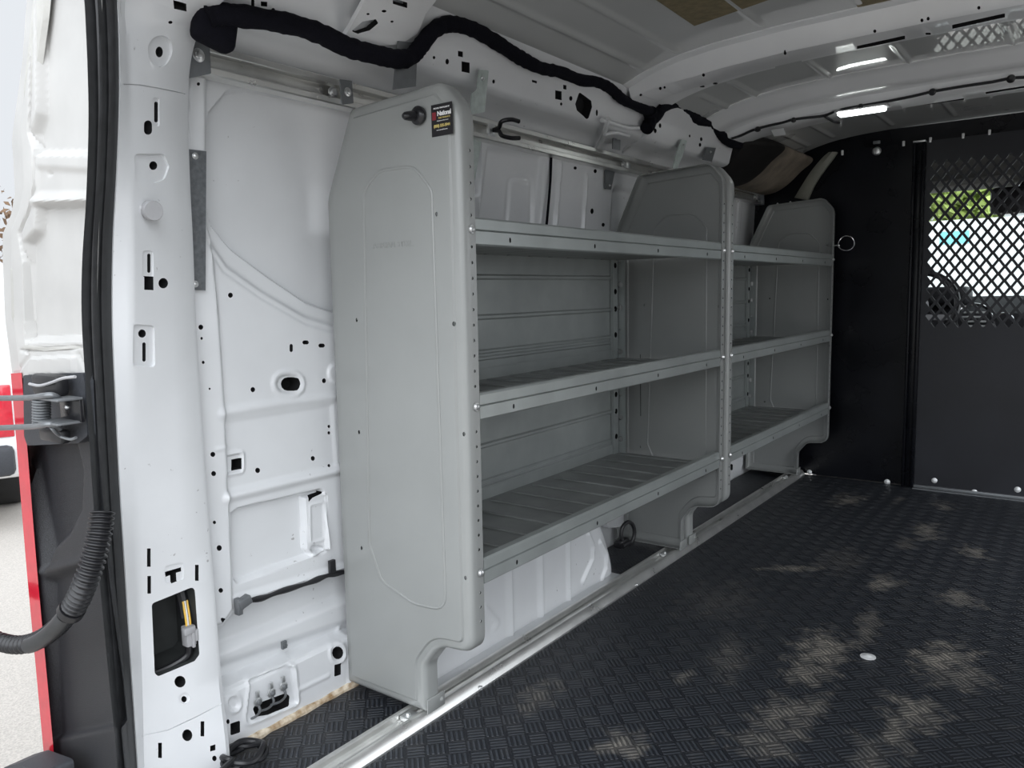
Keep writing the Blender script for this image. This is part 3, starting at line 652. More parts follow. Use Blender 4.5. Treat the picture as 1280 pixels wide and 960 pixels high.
# ================================================================== SHELVING UNITS
PROF = [(1.185, .024), (.966, .024), (.966, .118), (.930, .163), (.848, .170), (.845, 1.105), (.885, 1.152), (1.106, 1.141), (1.181, .985)]
PRAD = [.006, .008, .03, .05, .035, .055, .03, .02, .08]
BEAD = [(1.071, .99), (1.095, .33), (1.065, .262), (.985, .237), (.905, .240), (.907, .975), (.945, 1.02), (1.03, 1.022)]
BRAD = [.04, .03, .03, .05, .035, .02, .05, .05]
ZS = (.302, .597, .897)      # tray levels; the lip stands .033 above
def end_panel_bm(X0, s, flange=.038, cuts=True):
    """stamped panel: web at X0, rounded shoulder, flange running to X0+s*flange"""
    def ins_round(d):
        n = len(PROF); q = inset_poly(PROF, d) if d else PROF; rr = []
        for i in range(n):
            a = Vector(PROF[i])-Vector(PROF[i-1]); b = Vector(PROF[(i+1) % n])-Vector(PROF[i]); cr = a.x*b.y-a.y*b.x
            rr.append(max(PRAD[i]-d, .004) if cr < 0 else PRAD[i]+d)
        return round_poly(q, rr, 7)
    outs = [(.026, 0.), (.0225, .0003), (.0195, .0036), (.0125, .0044), (.007, .0055), (.0025, .0090), (0., .0145), (0., flange)]
    rows = []
    for ins, d in outs:
        rows.append([Vector((X0+s*d, p[0], p[1])) for p in ins_round(ins)])
    t = .0018
    for ins, d in outs[::-1]:
        rows.append([Vector((X0+s*min(max(d+t*(1 if ins > .001 else 0), t), flange), p[0], p[1])) for p in ins_round(ins+t)])
    bm = loft(rows)
    MP = [M['panel'], M['dark']]
    cs = []
    if cuts:
        for z in [.225+.0262*k for k in range(32)]:
            if any(abs(z-(q+.012)) < .018 for q in ZS): continue
            cs.append(cyl((X0+s*.027, .84, z), (X0+s*.027, .858, z), .0026, 10))
        for y, z in [(.898, .936), (.868, .752), (.856, .564), (.861, .309), (1.104, .758), (1.111, .546), (1.118, .318)]:
            cs.append(xform(cyl((-.012, 0, 0), (.012, 0, 0), .0026, 10), Matrix.Translation((X0, y, z)) @ Matrix.Diagonal((1, 1, 1.5, 1))))
        bm = cut_bms(bm, cs, MP)
    lp = catmull([Vector((X0+s*.0009, p[0], p[1])) for p in round_poly(BEAD, BRAD, 5)], 1, True)
    bd = tube(lp, .003, 8, closed=True)
    return merge(bm, bd)
LIPP = [(1.178, 0), (1.178, .026), (1.1805, .026), (1.1805, -.002), (.868, -.002), (.8655, .030), (.853, .0305), (.8505, .029), (.8505, .0155), (.8545, .0125), (.8545, .0105), (.8505, .0085), (.8505, -.0105), (.864, -.0115), (.864, -.0135), (.850, -.0135), (.8475, -.011), (.8475, .0100), (.8515, .0115), (.8475, .0135), (.8475, .030), (.851, .0335), (.867, .033), (.8695, .031), (.8715, 0)]
def shelf_bm(xa, xb, z):
    bm = prism([(p[0], p[1]+z) for p in LIPP], 'x', xa, xb)
    cs = []
    n = 4
    for k in range(n):
        x = xa+(xb-xa)*(.09+.82*k/(n-1)); cs.append(xform(cyl((0, .83, 0), (0, .8495, 0), .0030, 10), Matrix.Translation((x, 0, z-.0015)) @ Matrix.Diagonal((1, 1, 1.6, 1))))
    bm = cut_bms(bm, cs, [M['shelf'], M['dark']])
    for f in bm.faces:      # the tray itself is more worn than the folded edges
        c = f.calc_center_median()
        if abs(c.z-z) < .004 and abs(f.normal.z) > .9 and f.calc_area() > .05: f.material_index = 2
    n = 12; rb = []
    for k in range(n):
        x = xa+(xb-xa)*(k+.6)/n
        rb.append(setmi(tube([Vector((x, .90, z-.0005)), Vector((x, .915, z+.0012)), Vector((x, 1.145, z+.0012)), Vector((x, 1.16, z-.0005))], .0042, 8, squash=1., rfun=lambda i: .0035), 2))
    # folded stops at the back and a rubbed front edge
    return merge(bm, *rb)
def back_bm(xa, xb):
    zs, hs = [], []
    prof = []
    for zc, kind in [(.329, 0), (.345, 0), (.434, 1), (.540, 1), (.647, 0), (.663, 0), (.746, 1), (.842, 1)]:
        w, h = (.006, -.004) if kind == 0 else (.007, -.0045)
        prof += [(0, zc-w), (h, zc-w*.4), (h, zc+w*.4), (0, zc+w)]
    fr = [(1.1835+a, z) for a, z in [(0, .302)]+prof+[(0, .922)]]; bk = [(y+.0015, z) for y, z in fr[::-1]]
    return prism(fr+bk, 'x', xa, xb)
def post_bm(x, s):
    """perforated corner post at the back of a unit"""
    b = box2((x, 1.150, .30), (x+s*.0016, 1.182, .925)); c = box2((x-s*.004, 1.172, .30), (x-s*.032, 1.182, .925))
    c = cut_bms(c, [cyl((x-s*.018, 1.16, z0), (x-s*.018, 1.1795, z0), .0085, 14) for z0 in [.355+.0262*k for k in (0, 3, 5, 8, 12, 15, 17, 20)]], [M['shelf'], M['dark']])
    cs = []
    for k in range(9): cs.append(cyl((x-.01, 1.166, .345+k*.068), (x+.01, 1.166, .345+k*.068), .0085 if k % 3 != 2 else .003, 14))
    b = cut_bms(b, cs, [M['shelf'], M['dark']])
    return merge(b, c)
def shelving(xl, xr, label, knob=False):
    root = thing('shelving_unit', ((xl+xr)/2, 1.0, 0), label, 'shelving', 'grey van shelving units')
    link('end_panel', end_panel_bm(xl, 1), ['panel', 'dark'], root, angle=28)
    link('end_panel', end_panel_bm(xr, -1), ['panel', 'dark'], root, angle=28)
    for z in ZS: link('shelf', shelf_bm(xl+.040, xr-.040, z), ['shelf', 'dark', 'tray'], root, angle=30)
    link('back_panel', back_bm(xl+.036, xr-.036), 'shelf', root, angle=25)
    link('corner_post', post_bm(xr-.042, 1), ['shelf', 'dark'], root)
    link('corner_post', post_bm(xl+.042, -1), ['shelf', 'dark'], root)
    for z in ZS:
        for x in (xl+.027, xr-.027):
            link('bolt', bolt((x, .8452, z+.012), (0, -1, 0), .0075, .006, False), 'zinc', root)
    return root
U1 = shelving(1.013, 2.185, 'grey metal shelving unit nearest the door, with a dealer sticker on its end panel')
U2 = shelving(2.195, 3.338, 'grey metal shelving unit farther in, standing next to the black partition')
for U, xw in ((U1, 2.185), (U2, 3.338)):
    for px, py in (((818, 217), (837, 214)) if U is U1 else ((972, 256), (988, 253))):
        p = onx(px, py, xw-.02); p.z = float(np.interp(p.y, [.885, 1.106], [1.152, 1.141]))
        link('top_screw', bolt(p, (0, 0, 1), .005, .007, False), 'zinc', U)
# black slot edge of the stamped bead on the inside of the divider
link('edge_strip', tube([onx(800.5, 443, 2.184), onx(800.8, 480, 2.184), onx(801, 520, 2.184)], .0016, 6), 'plastic', U1, 'thin black strip on the divider')
# hole-foot tabs
for U, x in ((U1, 1.013), (U1, 2.185), (U2, 2.195), (U2, 3.338)):
    s = 1 if x in (1.013, 2.195) else -1
    tb = box2((x+s*.004, .9615, .024), (x+s*.052, .965, .052), .0015)
    link('foot_tab', merge(tb, bolt((x+s*.043, .9615, .038), (0, -1, 0), .005, .003, False)), 'panel', U)
# sticker on the near end panel
P = lambda y, z, d=.0008: Vector((1.013-d, y, z))
c4 = [onx(538, 133, 1.012), onx(564, 126.5, 1.012), onx(566, 165, 1.012), onx(541, 172.5, 1.012)]
cen = sum(c4, Vector())/4; wd = abs(c4[0].y-c4[1].y); ht = abs(c4[0].z-c4[3].z)
st = link('sticker', box((1.0125, cen.y, cen.z), (.0008, wd, ht)), 'stick', U1, 'black dealer sticker with white and gold print')
def tm(y, z, X=1.0120): return Matrix(((0, 0, -1, X), (-1, 0, 0, y), (0, 1, 0, z), (0, 0, 0, 1)))
top = cen.z+ht/2
link('white_lettering', merge(text_bm('PROUDLY INSTALLED BY', .0031, tm(cen.y, top-.0065), .0002, .0001), text_bm('National', .0102, tm(cen.y-.0055, top-.0155), .0002, .00035, .86), text_bm('Distribution & Fleet Service', .0022, tm(cen.y-.002, top-.0270), .0002), text_bm('www.nationalfleet.com', .0026, tm(cen.y, top-.0415), .0002)), 'stickwhite', st, 'white print', angle=180)
link('gold_lettering', merge(text_bm('FLEET PRODUCTS', .0031, tm(cen.y-.0055, top-.0225), .0002, .0001), text_bm('(800) 535-5944', .0062, tm(cen.y, top-.0350), .0002, .0002, .92)), 'gold', st, 'gold print', angle=180)
link('logo_block', box((1.0121, cen.y+wd/2-.0062, top-.0185), (.0004, .0080, .0125)), 'stickred', st, 'dark red logo block')
link('embossed_lettering', text_bm('ADRIAN STEEL', .0145, tm((onx(463, 310, 1.013).y+onx(520, 303, 1.013).y)/2, .8905, 1.0128), .0005, .0, 1.05), 'panel', U1, 'raised maker lettering', angle=180)
for px, py in ((433.5, 224.5), (439.5, 279.5), (442, 846)): link('rivet', lathe([(.0035, 0), (.003, .0012), (.0006, .002)], onx(px, py, 1.0175)+Vector((.002, 0, 0)), (-1, 0, 0), 12), 'zinc', U1)
# black knob near the top of the end panel
kp_ = onx(525, 145, 1.012)
kb = link('knob', merge(lathe([(.0145, 0), (.0155, .002), (.0155, .007), (.012, .011), (.009, .012)], kp_, (-1, 0, 0), 24), lathe([(.0085, .011), (.0085, .018), (.0065, .030), (.004, .033)], kp_, (-1, .28, -.12), 18)), 'black', U1, 'black plastic knob')
# ================================================================== RAILS
TR = [(.966, 0), (.966, .004), (.970, .010), (.976, .019), (.980, .0215), (.985, .0215), (.987, .019), (.987, .009), (.992, .007), (1.010, .007), (1.014, .009), (1.014, .0185), (1.016, .0205), (1.022, .0205), (1.026, .017), (1.030, .006), (1.033, 0)]
ft = thing('floor_track', (2.05, 1.0, 0), 'long aluminium floor track the shelving feet are bolted to', 'track')
link('channel', prism(TR, 'x', .66, 3.415), 'alu', ft, angle=25)
for px, py in ((519, 899), (836, 694), (991, 598)):
    p = onz(px, py, .012); p.y = 1.000
    a = merge(box((p.x, 1.0005, .0125), (.030, .024, .010), .002), bolt((p.x-.004, 1.0005, .0175), (0, 0, 1), .007, .005))
    link('track_anchor', a, 'zinc', ft)
for px, py in ((430, 962), (617, 863), (800, 730)):
    p = onz(px, py, .01); link('screw', bolt((p.x, .9665, .006), (0, -1, .5), .005, .004, False), 'zinc', ft)
WR = [(1.192, 1.160), (1.166, 1.160), (1.163, 1.162), (1.163, 1.171), (1.1645, 1.1725), (1.172, 1.1735), (1.174, 1.1745), (1.174, 1.170), (1.187, 1.170), (1.187, 1.198), (1.174, 1.198), (1.174, 1.1935), (1.172, 1.1945), (1.1645, 1.1955), (1.163, 1.197), (1.163, 1.206), (1.166, 1.208), (1.192, 1.208)]
wr = thing('wall_rail', (2.1, 1.18, 1.16), 'aluminium channel rail running high along the side panel behind the shelving', 'rail')
link('channel', prism(WR, 'x', .765, 3.395), 'alu', wr, angle=25)
def brk(px0, px1, pts, Y, nm, m, boltpx=None, th=.003, br=.006, cut=None):
    poly = [ony(x, y, Y) for x, y in pts]; n = len(poly)
    vs = poly+[v+Vector((0, th, 0)) for v in poly]
    b = bm_from(vs, [tuple(range(n-1, -1, -1)), tuple(range(n, 2*n))]+[(i, (i+1) % n, n+(i+1) % n, n+i) for i in range(n)])
    o = link(nm, b, m, wr)
    for q in (boltpx or []): link('bolt', bolt(ony(*q, Y-.0005), (0, -1, 0), br, .005), 'zinc', o)
    return o
brk(0, 0, round_poly([(236, 50), (243, 48), (262, 54), (264, 92), (236, 98)], 2), 1.150, 'end_bracket', 'bracket', [(248, 69)], br=.0105)
brk(0, 0, [(425, 99), (440, 101), (442, 129), (428, 131)], 1.160, 'clamp', 'bracket', [(434.5, 115)], br=.0085)
brk(0, 0, round_poly([(599, 87), (611, 88), (608, 118), (606, 140), (589, 143), (590, 117), (597, 111)], 2), 1.058, 'strap_bracket', 'galv', [(603, 98)], br=.005)
brk(0, 0, [(591, 172), (602, 175), (594, 225), (591, 225)], 1.188, 'strap_tail', 'galv', None)
brk(0, 0, [(498, 51), (522, 54), (520, 108), (492, 112), (495, 80)], 1.060, 'strap_bracket', 'bracket', [(519, 60)], br=.006)
brk(0, 0, [(767, 168), (776, 167), (775, 188), (766, 186)], 1.13, 'strap_bracket', 'bracket', [(772, 172)], br=.006)
brk(0, 0, [(757, 210), (769, 213), (764, 237), (757, 236)], 1.186, 'strap_tail', 'bracket', [(762, 232)], br=.004)
brk(0, 0, round_poly([(852, 174), (859, 176), (853, 196), (846, 212), (841, 210), (845, 194)], 1), 1.062, 'strap_bracket', 'galv', [(854, 181)], br=.004)
brk(0, 0, [(884, 184), (895, 185), (890, 202), (879, 200)], 1.062, 'strap_bracket', 'bracket', [(888, 190)], br=.004)
# fasteners sitting in the rail
def railnut(px, py, w=.018):
    p = ony(px, py, 1.172); p.z = 1.184
    return merge(lathe([(.0105, 0), (.0105, .003), (.006, .003), (.006, .008)], (p.x, 1.176, p.z), (0, -1, 0), 16), box((p.x+.03, 1.174, p.z), (w, .006, .018), .002))
link('rail_nut', railnut(417, 112), 'zinc', wr); link('rail_nut', railnut(780, 204, .03), 'zinc', wr); link('rail_nut', railnut(944, 243, .02), 'zinc', wr)
link('end_plate', box2((3.395, 1.155, 1.155), (3.402, 1.195, 1.212), .001), 'bracket', wr)
# black double hook clipped in the rail
hp = ony(618, 163, 1.166); X = hp.x
hk = thing('double_hook', (X, 1.165, 1.18), 'black double hook clipped into the wall rail beside the near shelving panel', 'hook')
link('hook_plate', box((X-.014, 1.166, 1.184), (.026, .008, .030), .002), 'zinc', hk, 'metal clip plate')
for s in (1, -1):
    link('hook_arm', tube([Vector((X-.012, 1.160, 1.184)), Vector((X-.010, 1.145, 1.184+s*.004)), Vector((X-.012, 1.135, 1.184+s*.016)), Vector((X+.004, 1.120, 1.184+s*.021)), Vector((X+.026, 1.112, 1.184+s*.019))], .0052, 10, smooth=5), 'black', hk)
# galvanised plate screwed to the side panel beside the pillar
gp = [ony(x, y, 1.187) for x, y in [(232, 186), (258, 189), (257, 363), (238, 362)]]
gpb = bm_from(gp+[v+Vector((0, .003, 0)) for v in gp], [(3, 2, 1, 0), (4, 5, 6, 7), (0, 1, 5, 4), (1, 2, 6, 5), (2, 3, 7, 6), (3, 0, 4, 7)])
g = thing('galvanised_plate', sum(gp, Vector())/4, 'narrow dull galvanised plate screwed upright beside the door pillar', 'plate')
link('plate', gpb, 'plate', g)
for px, py in ((244, 195), (244, 355)): link('screw', bolt(ony(px, py, 1.1868), (0, -1, 0), .0055, .004, False), 'zinc', g)
# bump stop on the pillar
def onpillar(px, py, zoff=0):
    d = ray(px, py); h = pbvh.ray_cast(CAMP, d.normalized(), 5); n = h[1]
    if n.dot(d) > 0: n = -n
    return h[0], n
_b = bmesh.new()
for o in COL.objects:
    if o.name.startswith('pillar_rear'):
        _m = o.data.copy(); _m.transform(Matrix.Translation(o.location)); _b.from_mesh(_m)
pbvh = BVHTree.FromBMesh(_b)
p, n = onpillar(184, 263)
dv = (CAMP-p).normalized(); ax = (n*.6+dv*.55).normalized()
bs_ = thing('bump_stop', p, 'round grey rubber bump stop on the white door pillar', 'bumper')
link('pad', lathe([(.0135, 0), (.0145, .002), (.0145, .011), (.0135, .0125), (.011, .0125)], p+n*.004, ax, 28), 'greyplastic', bs_)
link('fixing_tab', box(p+Vector((-.018, -.004, .003)), (.014, .006, .007), .002), 'white', bs_, 'white fixing tab')
# wire connector in the pillar opening
p, n = onpillar(218, 815)
q = onx(236, 795, .665); q = CAMP+(q-CAMP)*1.0
d0 = ray(236, 794); h0 = pbvh.ray_cast(CAMP, d0.normalized(), 5)[0]; q = h0-d0.normalized()*.028
wc = thing('wire_connector', q, 'grey multi-pin plug with yellow wires hanging in the pillar opening', 'connector')
link('housing', merge(box(q, (.017, .017, .034), .002), box(q+Vector((-.004, -.008, .012)), (.020, .010, .012), .002), box(q+Vector((.002, -.009, -.006)), (.005, .006, .026), .001), box(q+Vector((.008, -.006, 0)), (.006, .012, .02), .001)), 'greyplastic', wc)
for dx, m in ((-.003, 'yellow'), (.004, 'yellow'), (.0, 'tag')):
    link('wire', tube([q+Vector((dx, 0, .014)), q+Vector((dx+.001, .002, .026)), q+Vector((dx+.004, .012, .055))], .0018, 6, smooth=4), m, wc)
link('loom', tube([q+Vector((0, .0, -.016)), q+Vector((-.004, .004, -.035)), q+Vector((-.03, .012, -.046)), q+Vector((-.07, .02, -.05))], .006, 10, smooth=5), 'plastic', wc, 'black taped loom')
link('loom', tube([q+Vector((.004, .012, .026)), q+Vector((.006, .02, .05)), q+Vector((.004, .03, .09))], .010, 10, smooth=5), 'plastic', wc, 'black taped loom')
# ================================================================== WIRING
def harness_pts(l): return [ony(x, y, Y) for x, y, Y in l]
hn = thing('wiring_harness', ony(300, 22, 1.07), 'thick black foam-wrapped wiring harness snaking along the roof edge', 'harness')
hl_ = [(258, 22, 1.075), (275, 18, 1.07), (300, 20, 1.065), (335, 25, 1.062), (370, 32, 1.06), (402, 43, 1.058), (435, 59, 1.055), (468, 68, 1.053), (498, 74, 1.05), (515, 70, 1.05), (527, 56, 1.047), (542, 38, 1.044), (562, 30, 1.042), (590, 36, 1.042), (622, 54, 1.043), (650, 72, 1.045), (676, 85, 1.048), (700, 90, 1.05), (726, 100, 1.05), (745, 102, 1.048), (762, 110, 1.046), (778, 124, 1.045), (795, 132, 1.044), (812, 139, 1.043)]
random.seed(2); jit = [random.uniform(.92, 1.08) for _ in range(600)]
link('loom', tube(harness_pts(hl_), .0155, 14, smooth=7, rfun=lambda i: (.0165 if i < 60 else .0155 if i < 110 else .0140)*jit[i]), 'foam', hn, angle=60)
h2_ = [(812, 150, 1.045), (820, 146, 1.042), (830, 133, 1.040), (846, 129, 1.040), (860, 137, 1.042), (872, 149, 1.046), (888, 153, 1.048), (897, 163, 1.05), (908, 175, 1.05), (922, 181, 1.045), (950, 184, 1.04)]
link('loom', tube(harness_pts(h2_), .0165, 14, smooth=7, rfun=lambda i: .0160*jit[i]), 'foam', hn, angle=60)
link('end_boot', tube([ony(812, 139, 1.043), ony(814, 150, 1.05), ony(808, 161, 1.052)], .019, 14, smooth=4, rfun=lambda i: .019*jit[i+40]), 'foam', hn, angle=60)
c = ony(268, 34, 1.085)
link('end_boot', box(c, (.066, .034, .060), .012, Matrix.Rotation(math.radians(12), 4, 'Y'), 3), 'foam', hn, angle=60)
# thin cable along the front bow
_b2 = bmesh.new()
for o in COL.objects:
    if o.name.startswith('beam_roof_bow') or o.name.startswith('ceiling'):
        _m = o.data.copy(); _m.transform(Matrix.Translation(o.location)); _b2.from_mesh(_m)
rbvh = BVHTree.FromBMesh(_b2)
def onroof(px, py, lift=.004):
    d = ray(px, py).normalized(); h = rbvh.ray_cast(CAMP, d, 9); n = h[1]
    if n.dot(d) > 0: n = -n
    return h[0]+n*lift, n
cb = thing('cable', onroof(1100, 110)[0], 'thin black cable clipped along the front roof bow to the lamp', 'cable')
link('lead', tube([onroof(x, y)[0] for x, y in ((914, 172), (926, 168), (942, 161), (960, 156), (978, 152), (992, 148), (1010, 145.5), (1030, 143), (1050, 136), (1076, 131), (1110, 125), (1140, 120), (1166, 114), (1200, 108), (1240, 102), (1265, 97), (1290, 96))], .0042, 8, smooth=4), 'plastic', cb)
link('branch', tube([onroof(x, y)[0] for x, y in ((1030, 143), (1036, 147), (1043, 151), (1049, 152.5))], .0040, 8, smooth=4), 'plastic', cb)
for x, y, r in ((947, 159.5, .010), (992, 148, .008), (1076, 131, .009), (1166, 114, .010), (1264, 97.5, .011), (1211, 106, .006)):
    p, n = onroof(x, y); link('clip', lathe([(r*.7, -.004), (r, 0), (r, .006), (r*.6, .009)], p, n, 14), 'plastic', cb)
p, n = onroof(974, 158, .008); tg = box((0, 0, 0), (.030, .001, .030)); 
link('paper_tag', box(p+Vector((-.006, 0, -.012)), (.034, .040, .002), 0, Matrix.Rotation(.5, 4, 'Y')), 'tag', cb, 'white paper tag')
# lit lamp
p, n = onroof(1075, 140, .0); yv = Vector((0, 1, 0)); p = Vector((2.865, p.y*2.865/p.x, p.z))
p = onz(1077, 140, 1.340); p.z = 1.342
lm = thing('ceiling_lamp', p, 'small lit strip lamp under the front roof bow', 'lamp')
link('housing', box(p+Vector((0, 0, .0085)), (.052, .155, .010), .004), 'greyplastic', lm)
link('diffuser', box(p, (.040, .138, .014), .006, None, 3), 'lamp', lm, 'glowing white diffuser')
# black loom along the foot of the inner panel
lw = thing('wire_loom', ony(370, 735, 1.19), 'black wire loom clipped under the lower edge of the side panel', 'loom')
link('cable', tube([ony(x, y, 1.194) for x, y in ((296, 764), (310, 752), (330, 747), (355, 738), (385, 729), (405, 721), (420, 717), (445, 712))], .0055, 10, smooth=5, rfun=lambda i: .005+.0012*math.sin(i*.9)), 'plastic', lw)
link('plug', merge(box(ony(305, 752, 1.186), (.024, .016, .016), .002, Matrix.Rotation(-.3, 4, 'Y')), box(ony(298, 758, 1.190), (.010, .014, .030), .002)), 'bracket', lw, 'dark grey plug')
link('clip', box(ony(415, 708, 1.192), (.014, .008, .026), .001), 'plastic', lw)
# three earth terminals
for k, (px, py) in enumerate(((322, 877), (339, 866), (354, 858))):
    p = ony(px, py, 1.194)
    wh = ('nearest the door pillar', 'in the middle of the three', 'farthest from the door pillar')[k]
    t = thing('earth_terminal', p, 'crimped earth terminal on the white kick panel, '+wh, 'terminal', 'earth terminals on the kick panel')
    link('ring', merge(lathe([(.0085, 0), (.0085, .002), (.005, .003)], p, (0, -1, 0), 14), box(p+Vector((0, -.001, .014)), (.007, .004, .012), .001)), 'zinc', t)
    link('nut', lathe([(.005, 0), (.005, .005), (.003, .006)], p+Vector((0, -.002, 0)), (0, -1, 0), 6), 'bracket', t)
    link('wire', tube([p+Vector((0, -.003, -.006)), p+Vector((.001, -.004, -.018)), p+Vector((-.004, .006, -.030)), p+Vector((-.016, .02, -.036))], .0024, 6, smooth=4), 'bracket', t)
# clip nut on the outer skin
p = ony(355, 806, 1.218); link('clip_nut', merge(box(p, (.011, .006, .015), .001), lathe([(.0035, 0), (.0035, .004)], p+Vector((0, -.003, 0)), (0, -1, 0), 6)), 'bracket', None, 'small metal clip nut on the ledge above the kick panel', 'clip')
# coil of black cable on the floor in the corner
cc = onz(306, 948, .012); pts = []
for k in range(60):
    a = k/60*2*math.pi*2.6; r = .034+.003*math.sin(k*.7); pts.append(cc+Vector((r*math.cos(a), r*math.sin(a)*.9, .003+.012*(k/60)+.003*math.sin(k*.9))))
pts += [pts[-1]+Vector((-.02, -.01, .002)), pts[-1]+Vector((-.05, -.015, -.004))]
link('cable_coil', tube(pts, .0055, 8, smooth=2), 'plastic', None, 'small coil of black cable on the floor at the foot of the pillar', 'cable')
# black ring and clip on the wall between the wheel arch and the divider
p = ony(781, 670, 1.130)
tr = thing('tie_down_ring', p, 'black tie-down ring on the wall beside the wheel arch', 'ring')
link('base', merge(box(p+Vector((-.03, -.005, -.012)), (.05, .03, .026), .006), cyl(p+Vector((-.055, -.02, -.014)), p+Vector((-.01, -.02, -.014)), .009, 12, .002)), 'plastic', tr)
ringp = [p+Vector((-.018+.024*math.sin(a), -.020-.010*math.sin(a), .016+.036*math.cos(a))) for a in [2*math.pi*k/20 for k in range(20)]]
link('ring', tube(ringp, .006, 10, closed=True), 'plastic', tr)
# wire ring on the last end panel
X = 3.325; rc = onx(1058, 304, X); e = onx(1043, 307, X)
rg = thing('ring_pin', rc, 'bright wire ring pin sticking out of the farthest end panel', 'ring pin')
rad = .030
link('ring', tube([rc+Vector((.006*math.sin(2*a), rad*math.cos(a), rad*.95*math.sin(a))) for a in [2*math.pi*k/32 for k in range(32)]], .0024, 8, closed=True), 'chrome', rg)
link('pin', tube([e+Vector((0, .03, .002)), e, Vector((rc.x, rc.y+rad-.002, rc.z-.006)), Vector((rc.x, rc.y+rad-.003, rc.z-.014))], .0030, 8, smooth=4), 'chrome', rg)
# damping pads on the roof skin
def pad_(poly, lab):
    pr = [onz(x, y, 1.409) for x, y in poly]; n = len(pr)
    b = [Vector((v.x, v.y, float(np.interp(v.y, ys, zs))+.001)) for v in pr]; vs = b+[v-Vector((0, 0, .003)) for v in b]
    link('damping_pad', bm_from(vs, [tuple(range(n)), tuple(range(2*n-1, n-1, -1))]+[(i, (i+1) % n, n+(i+1) % n, n+i) for i in range(n)]), 'pad', None, lab, 'pad')
pad_([(798, -20), (868, 28), (985, -8), (1000, -45), (900, -70)], 'brown damping pad on the roof between the beads, the larger one in view')
pad_([(1052, -20), (1072, 10), (1120, 3), (1180, -12), (1190, -50), (1080, -60)], 'smaller patch of brown damping pad to the right of the roof bead')

p = onz(1085, 821, 0)
link('floor_disc', lathe([(.016, 0), (.016, .0012), (.012, .0022), (.009, .0024), (.007, .004), (.003, .0052), (.0004, .0055)], p, (0, 0, 1), 28), 'whitebolt', None, 'lone bright domed disc in the middle of the floor mat', 'screw')  # small bright domed disc lying on the mat
# ================================================================== BLACK PARTITION
bk = thing('partition', (3.44, .31, 0), 'black steel partition across the front of the load space, with a diamond mesh window', 'partition')
trim_edge = [onx(x, y, 3.43) for x, y in ((1042, 188), (1032, 198), (1022, 212), (1012, 228), (1004, 240))]
SP0 = [(.575, .004), (1.28, .004), (1.28, 1.19), (1.04, 1.19)]+[(v.y, v.z) for v in trim_edge[::-1]]+[(.86, 1.347), (.575, 1.347)]
SP = [(.575, .004), (1.28, .004), (1.28, 1.335), (.905, 1.335), (.86, 1.347), (.575, 1.347)]
sidep = prism(SP, 'x', 3.432, 3.438)
link('side_panel', sidep, 'bulk', bk)
link('side_panel', prism([(2*.31-y, z) for y, z in SP], 'x', 3.432, 3.438), 'bulk', bk)
for c in (.565, .055):
    link('post', merge(box2((3.402, c-.021, .003), (3.432, c-.009, 1.34), .002), box2((3.410, c-.009, .003), (3.428, c+.012, 1.34), .002), box2((3.398, c+.012, .003), (3.432, c+.022, 1.34), .002)), 'bulk', bk)
    link('post_cap', box2((3.396, c-.021, 1.340), (3.428, c+.022, 1.346), .001), 'zinc', bk, 'bright cap on the post')
mp = box2((3.426, .075, .012), (3.432, .546, 1.345))
# diamond openings
cs = []
dy, dz = .0405, .0517
p0 = onx(1168.6, 207, 3.426)
for j in range(24):
    for i in range(12):
        off = .5 if j % 2 else 0.
        y = p0.y-(i+off)*dy; z = p0.z-.5*j*dz
        if y < .095: continue
        a, b = dy*.335, dz*.375
        cs.append(prism([(y-a, z), (y, z-b), (y+a, z), (y, z+b)], 'x', 3.40, 3.46))
mp = cut_bms(mp, cs, [M['bulk2'], M['bulk2']])
link('mesh_panel', mp, ['bulk2', 'bulk2'], bk)
link('header_panel', box2((3.440, -.40, 1.325), (3.452, 1.02, 1.408)), 'bulk', bk)
link('bottom_angle', merge(box2((3.416, .076, 0), (3.432, .545, .012), .001), box2((3.39, .076, 0), (3.432, .545, .003))), 'bracket', bk, 'thin grey floor angle')
for px, py, r in ((1012, 590, .010), (1109, 602.5, .0115), (1168, 600.5, .0105), (1218, 615.5, .0115), (1272, 612, .011)):
    p = onx(px, py, 3.430 if px < 1140 else 3.425); link('bolt', bolt(p, (-1, 0, 0), r, .007, False), 'whitebolt', bk)
for px, py in ((1053, 191), (1129.5, 179.5), (1163, 175), (1237, 165.5), (1204, 170)):
    p = onx(px, py, 3.429); link('edge_clip', box(p, (.008, .009, .020), .002), 'whitebolt', bk)
p = onx(1096, 189, 3.43); link('cap_bolt', lathe([(.0165, 0), (.0165, .004), (.012, .009), (.0005, .011)], p, (-1, 0, 0), 20), 'zinc', bk)
p = onx(1096, 178, 3.43); link('tab', box(p, (.010, .026, .012), .002), 'bracket', bk)
# black moulded cover over the front pillar, and the pale trim beside it
rowsd = []
for k in range(25):
    x = 2.80+.622*k/24; s = math.sin(min(1, (k+.5)/7)*math.pi/2); e = .9+.1*math.cos(k/24*math.pi)
    prof = [(1.03, 1.352), (1.03-.055*s, 1.338), (1.03-.065*s, 1.315), (1.055-.045*s, 1.28), (1.09-.03*s, 1.235), (1.135-.02*s, 1.205), (1.19, 1.195), (1.25, 1.195), (1.25, 1.352)]
    pr = catmull([Vector((0, y, z)) for y, z in prof], 4); rowsd.append([Vector((x, v.y, v.z)) for v in pr])
dc = loft(rowsd)
for f in dc.faces:
    c = f.calc_center_median()
    if c.x > 3.06 and f.normal.y < .3: f.material_index = 2
dc = cut_px(dc, [ell(1006, 211, 3.5, 7)], .04, [M['duct'], M['dark'], M['dusty']])
link('pillar_cover', dc, ['duct', 'dark', 'dusty'], None, 'black moulded cover under the roof edge ahead of the shelving, dusty at its front', 'cover', angle=50)
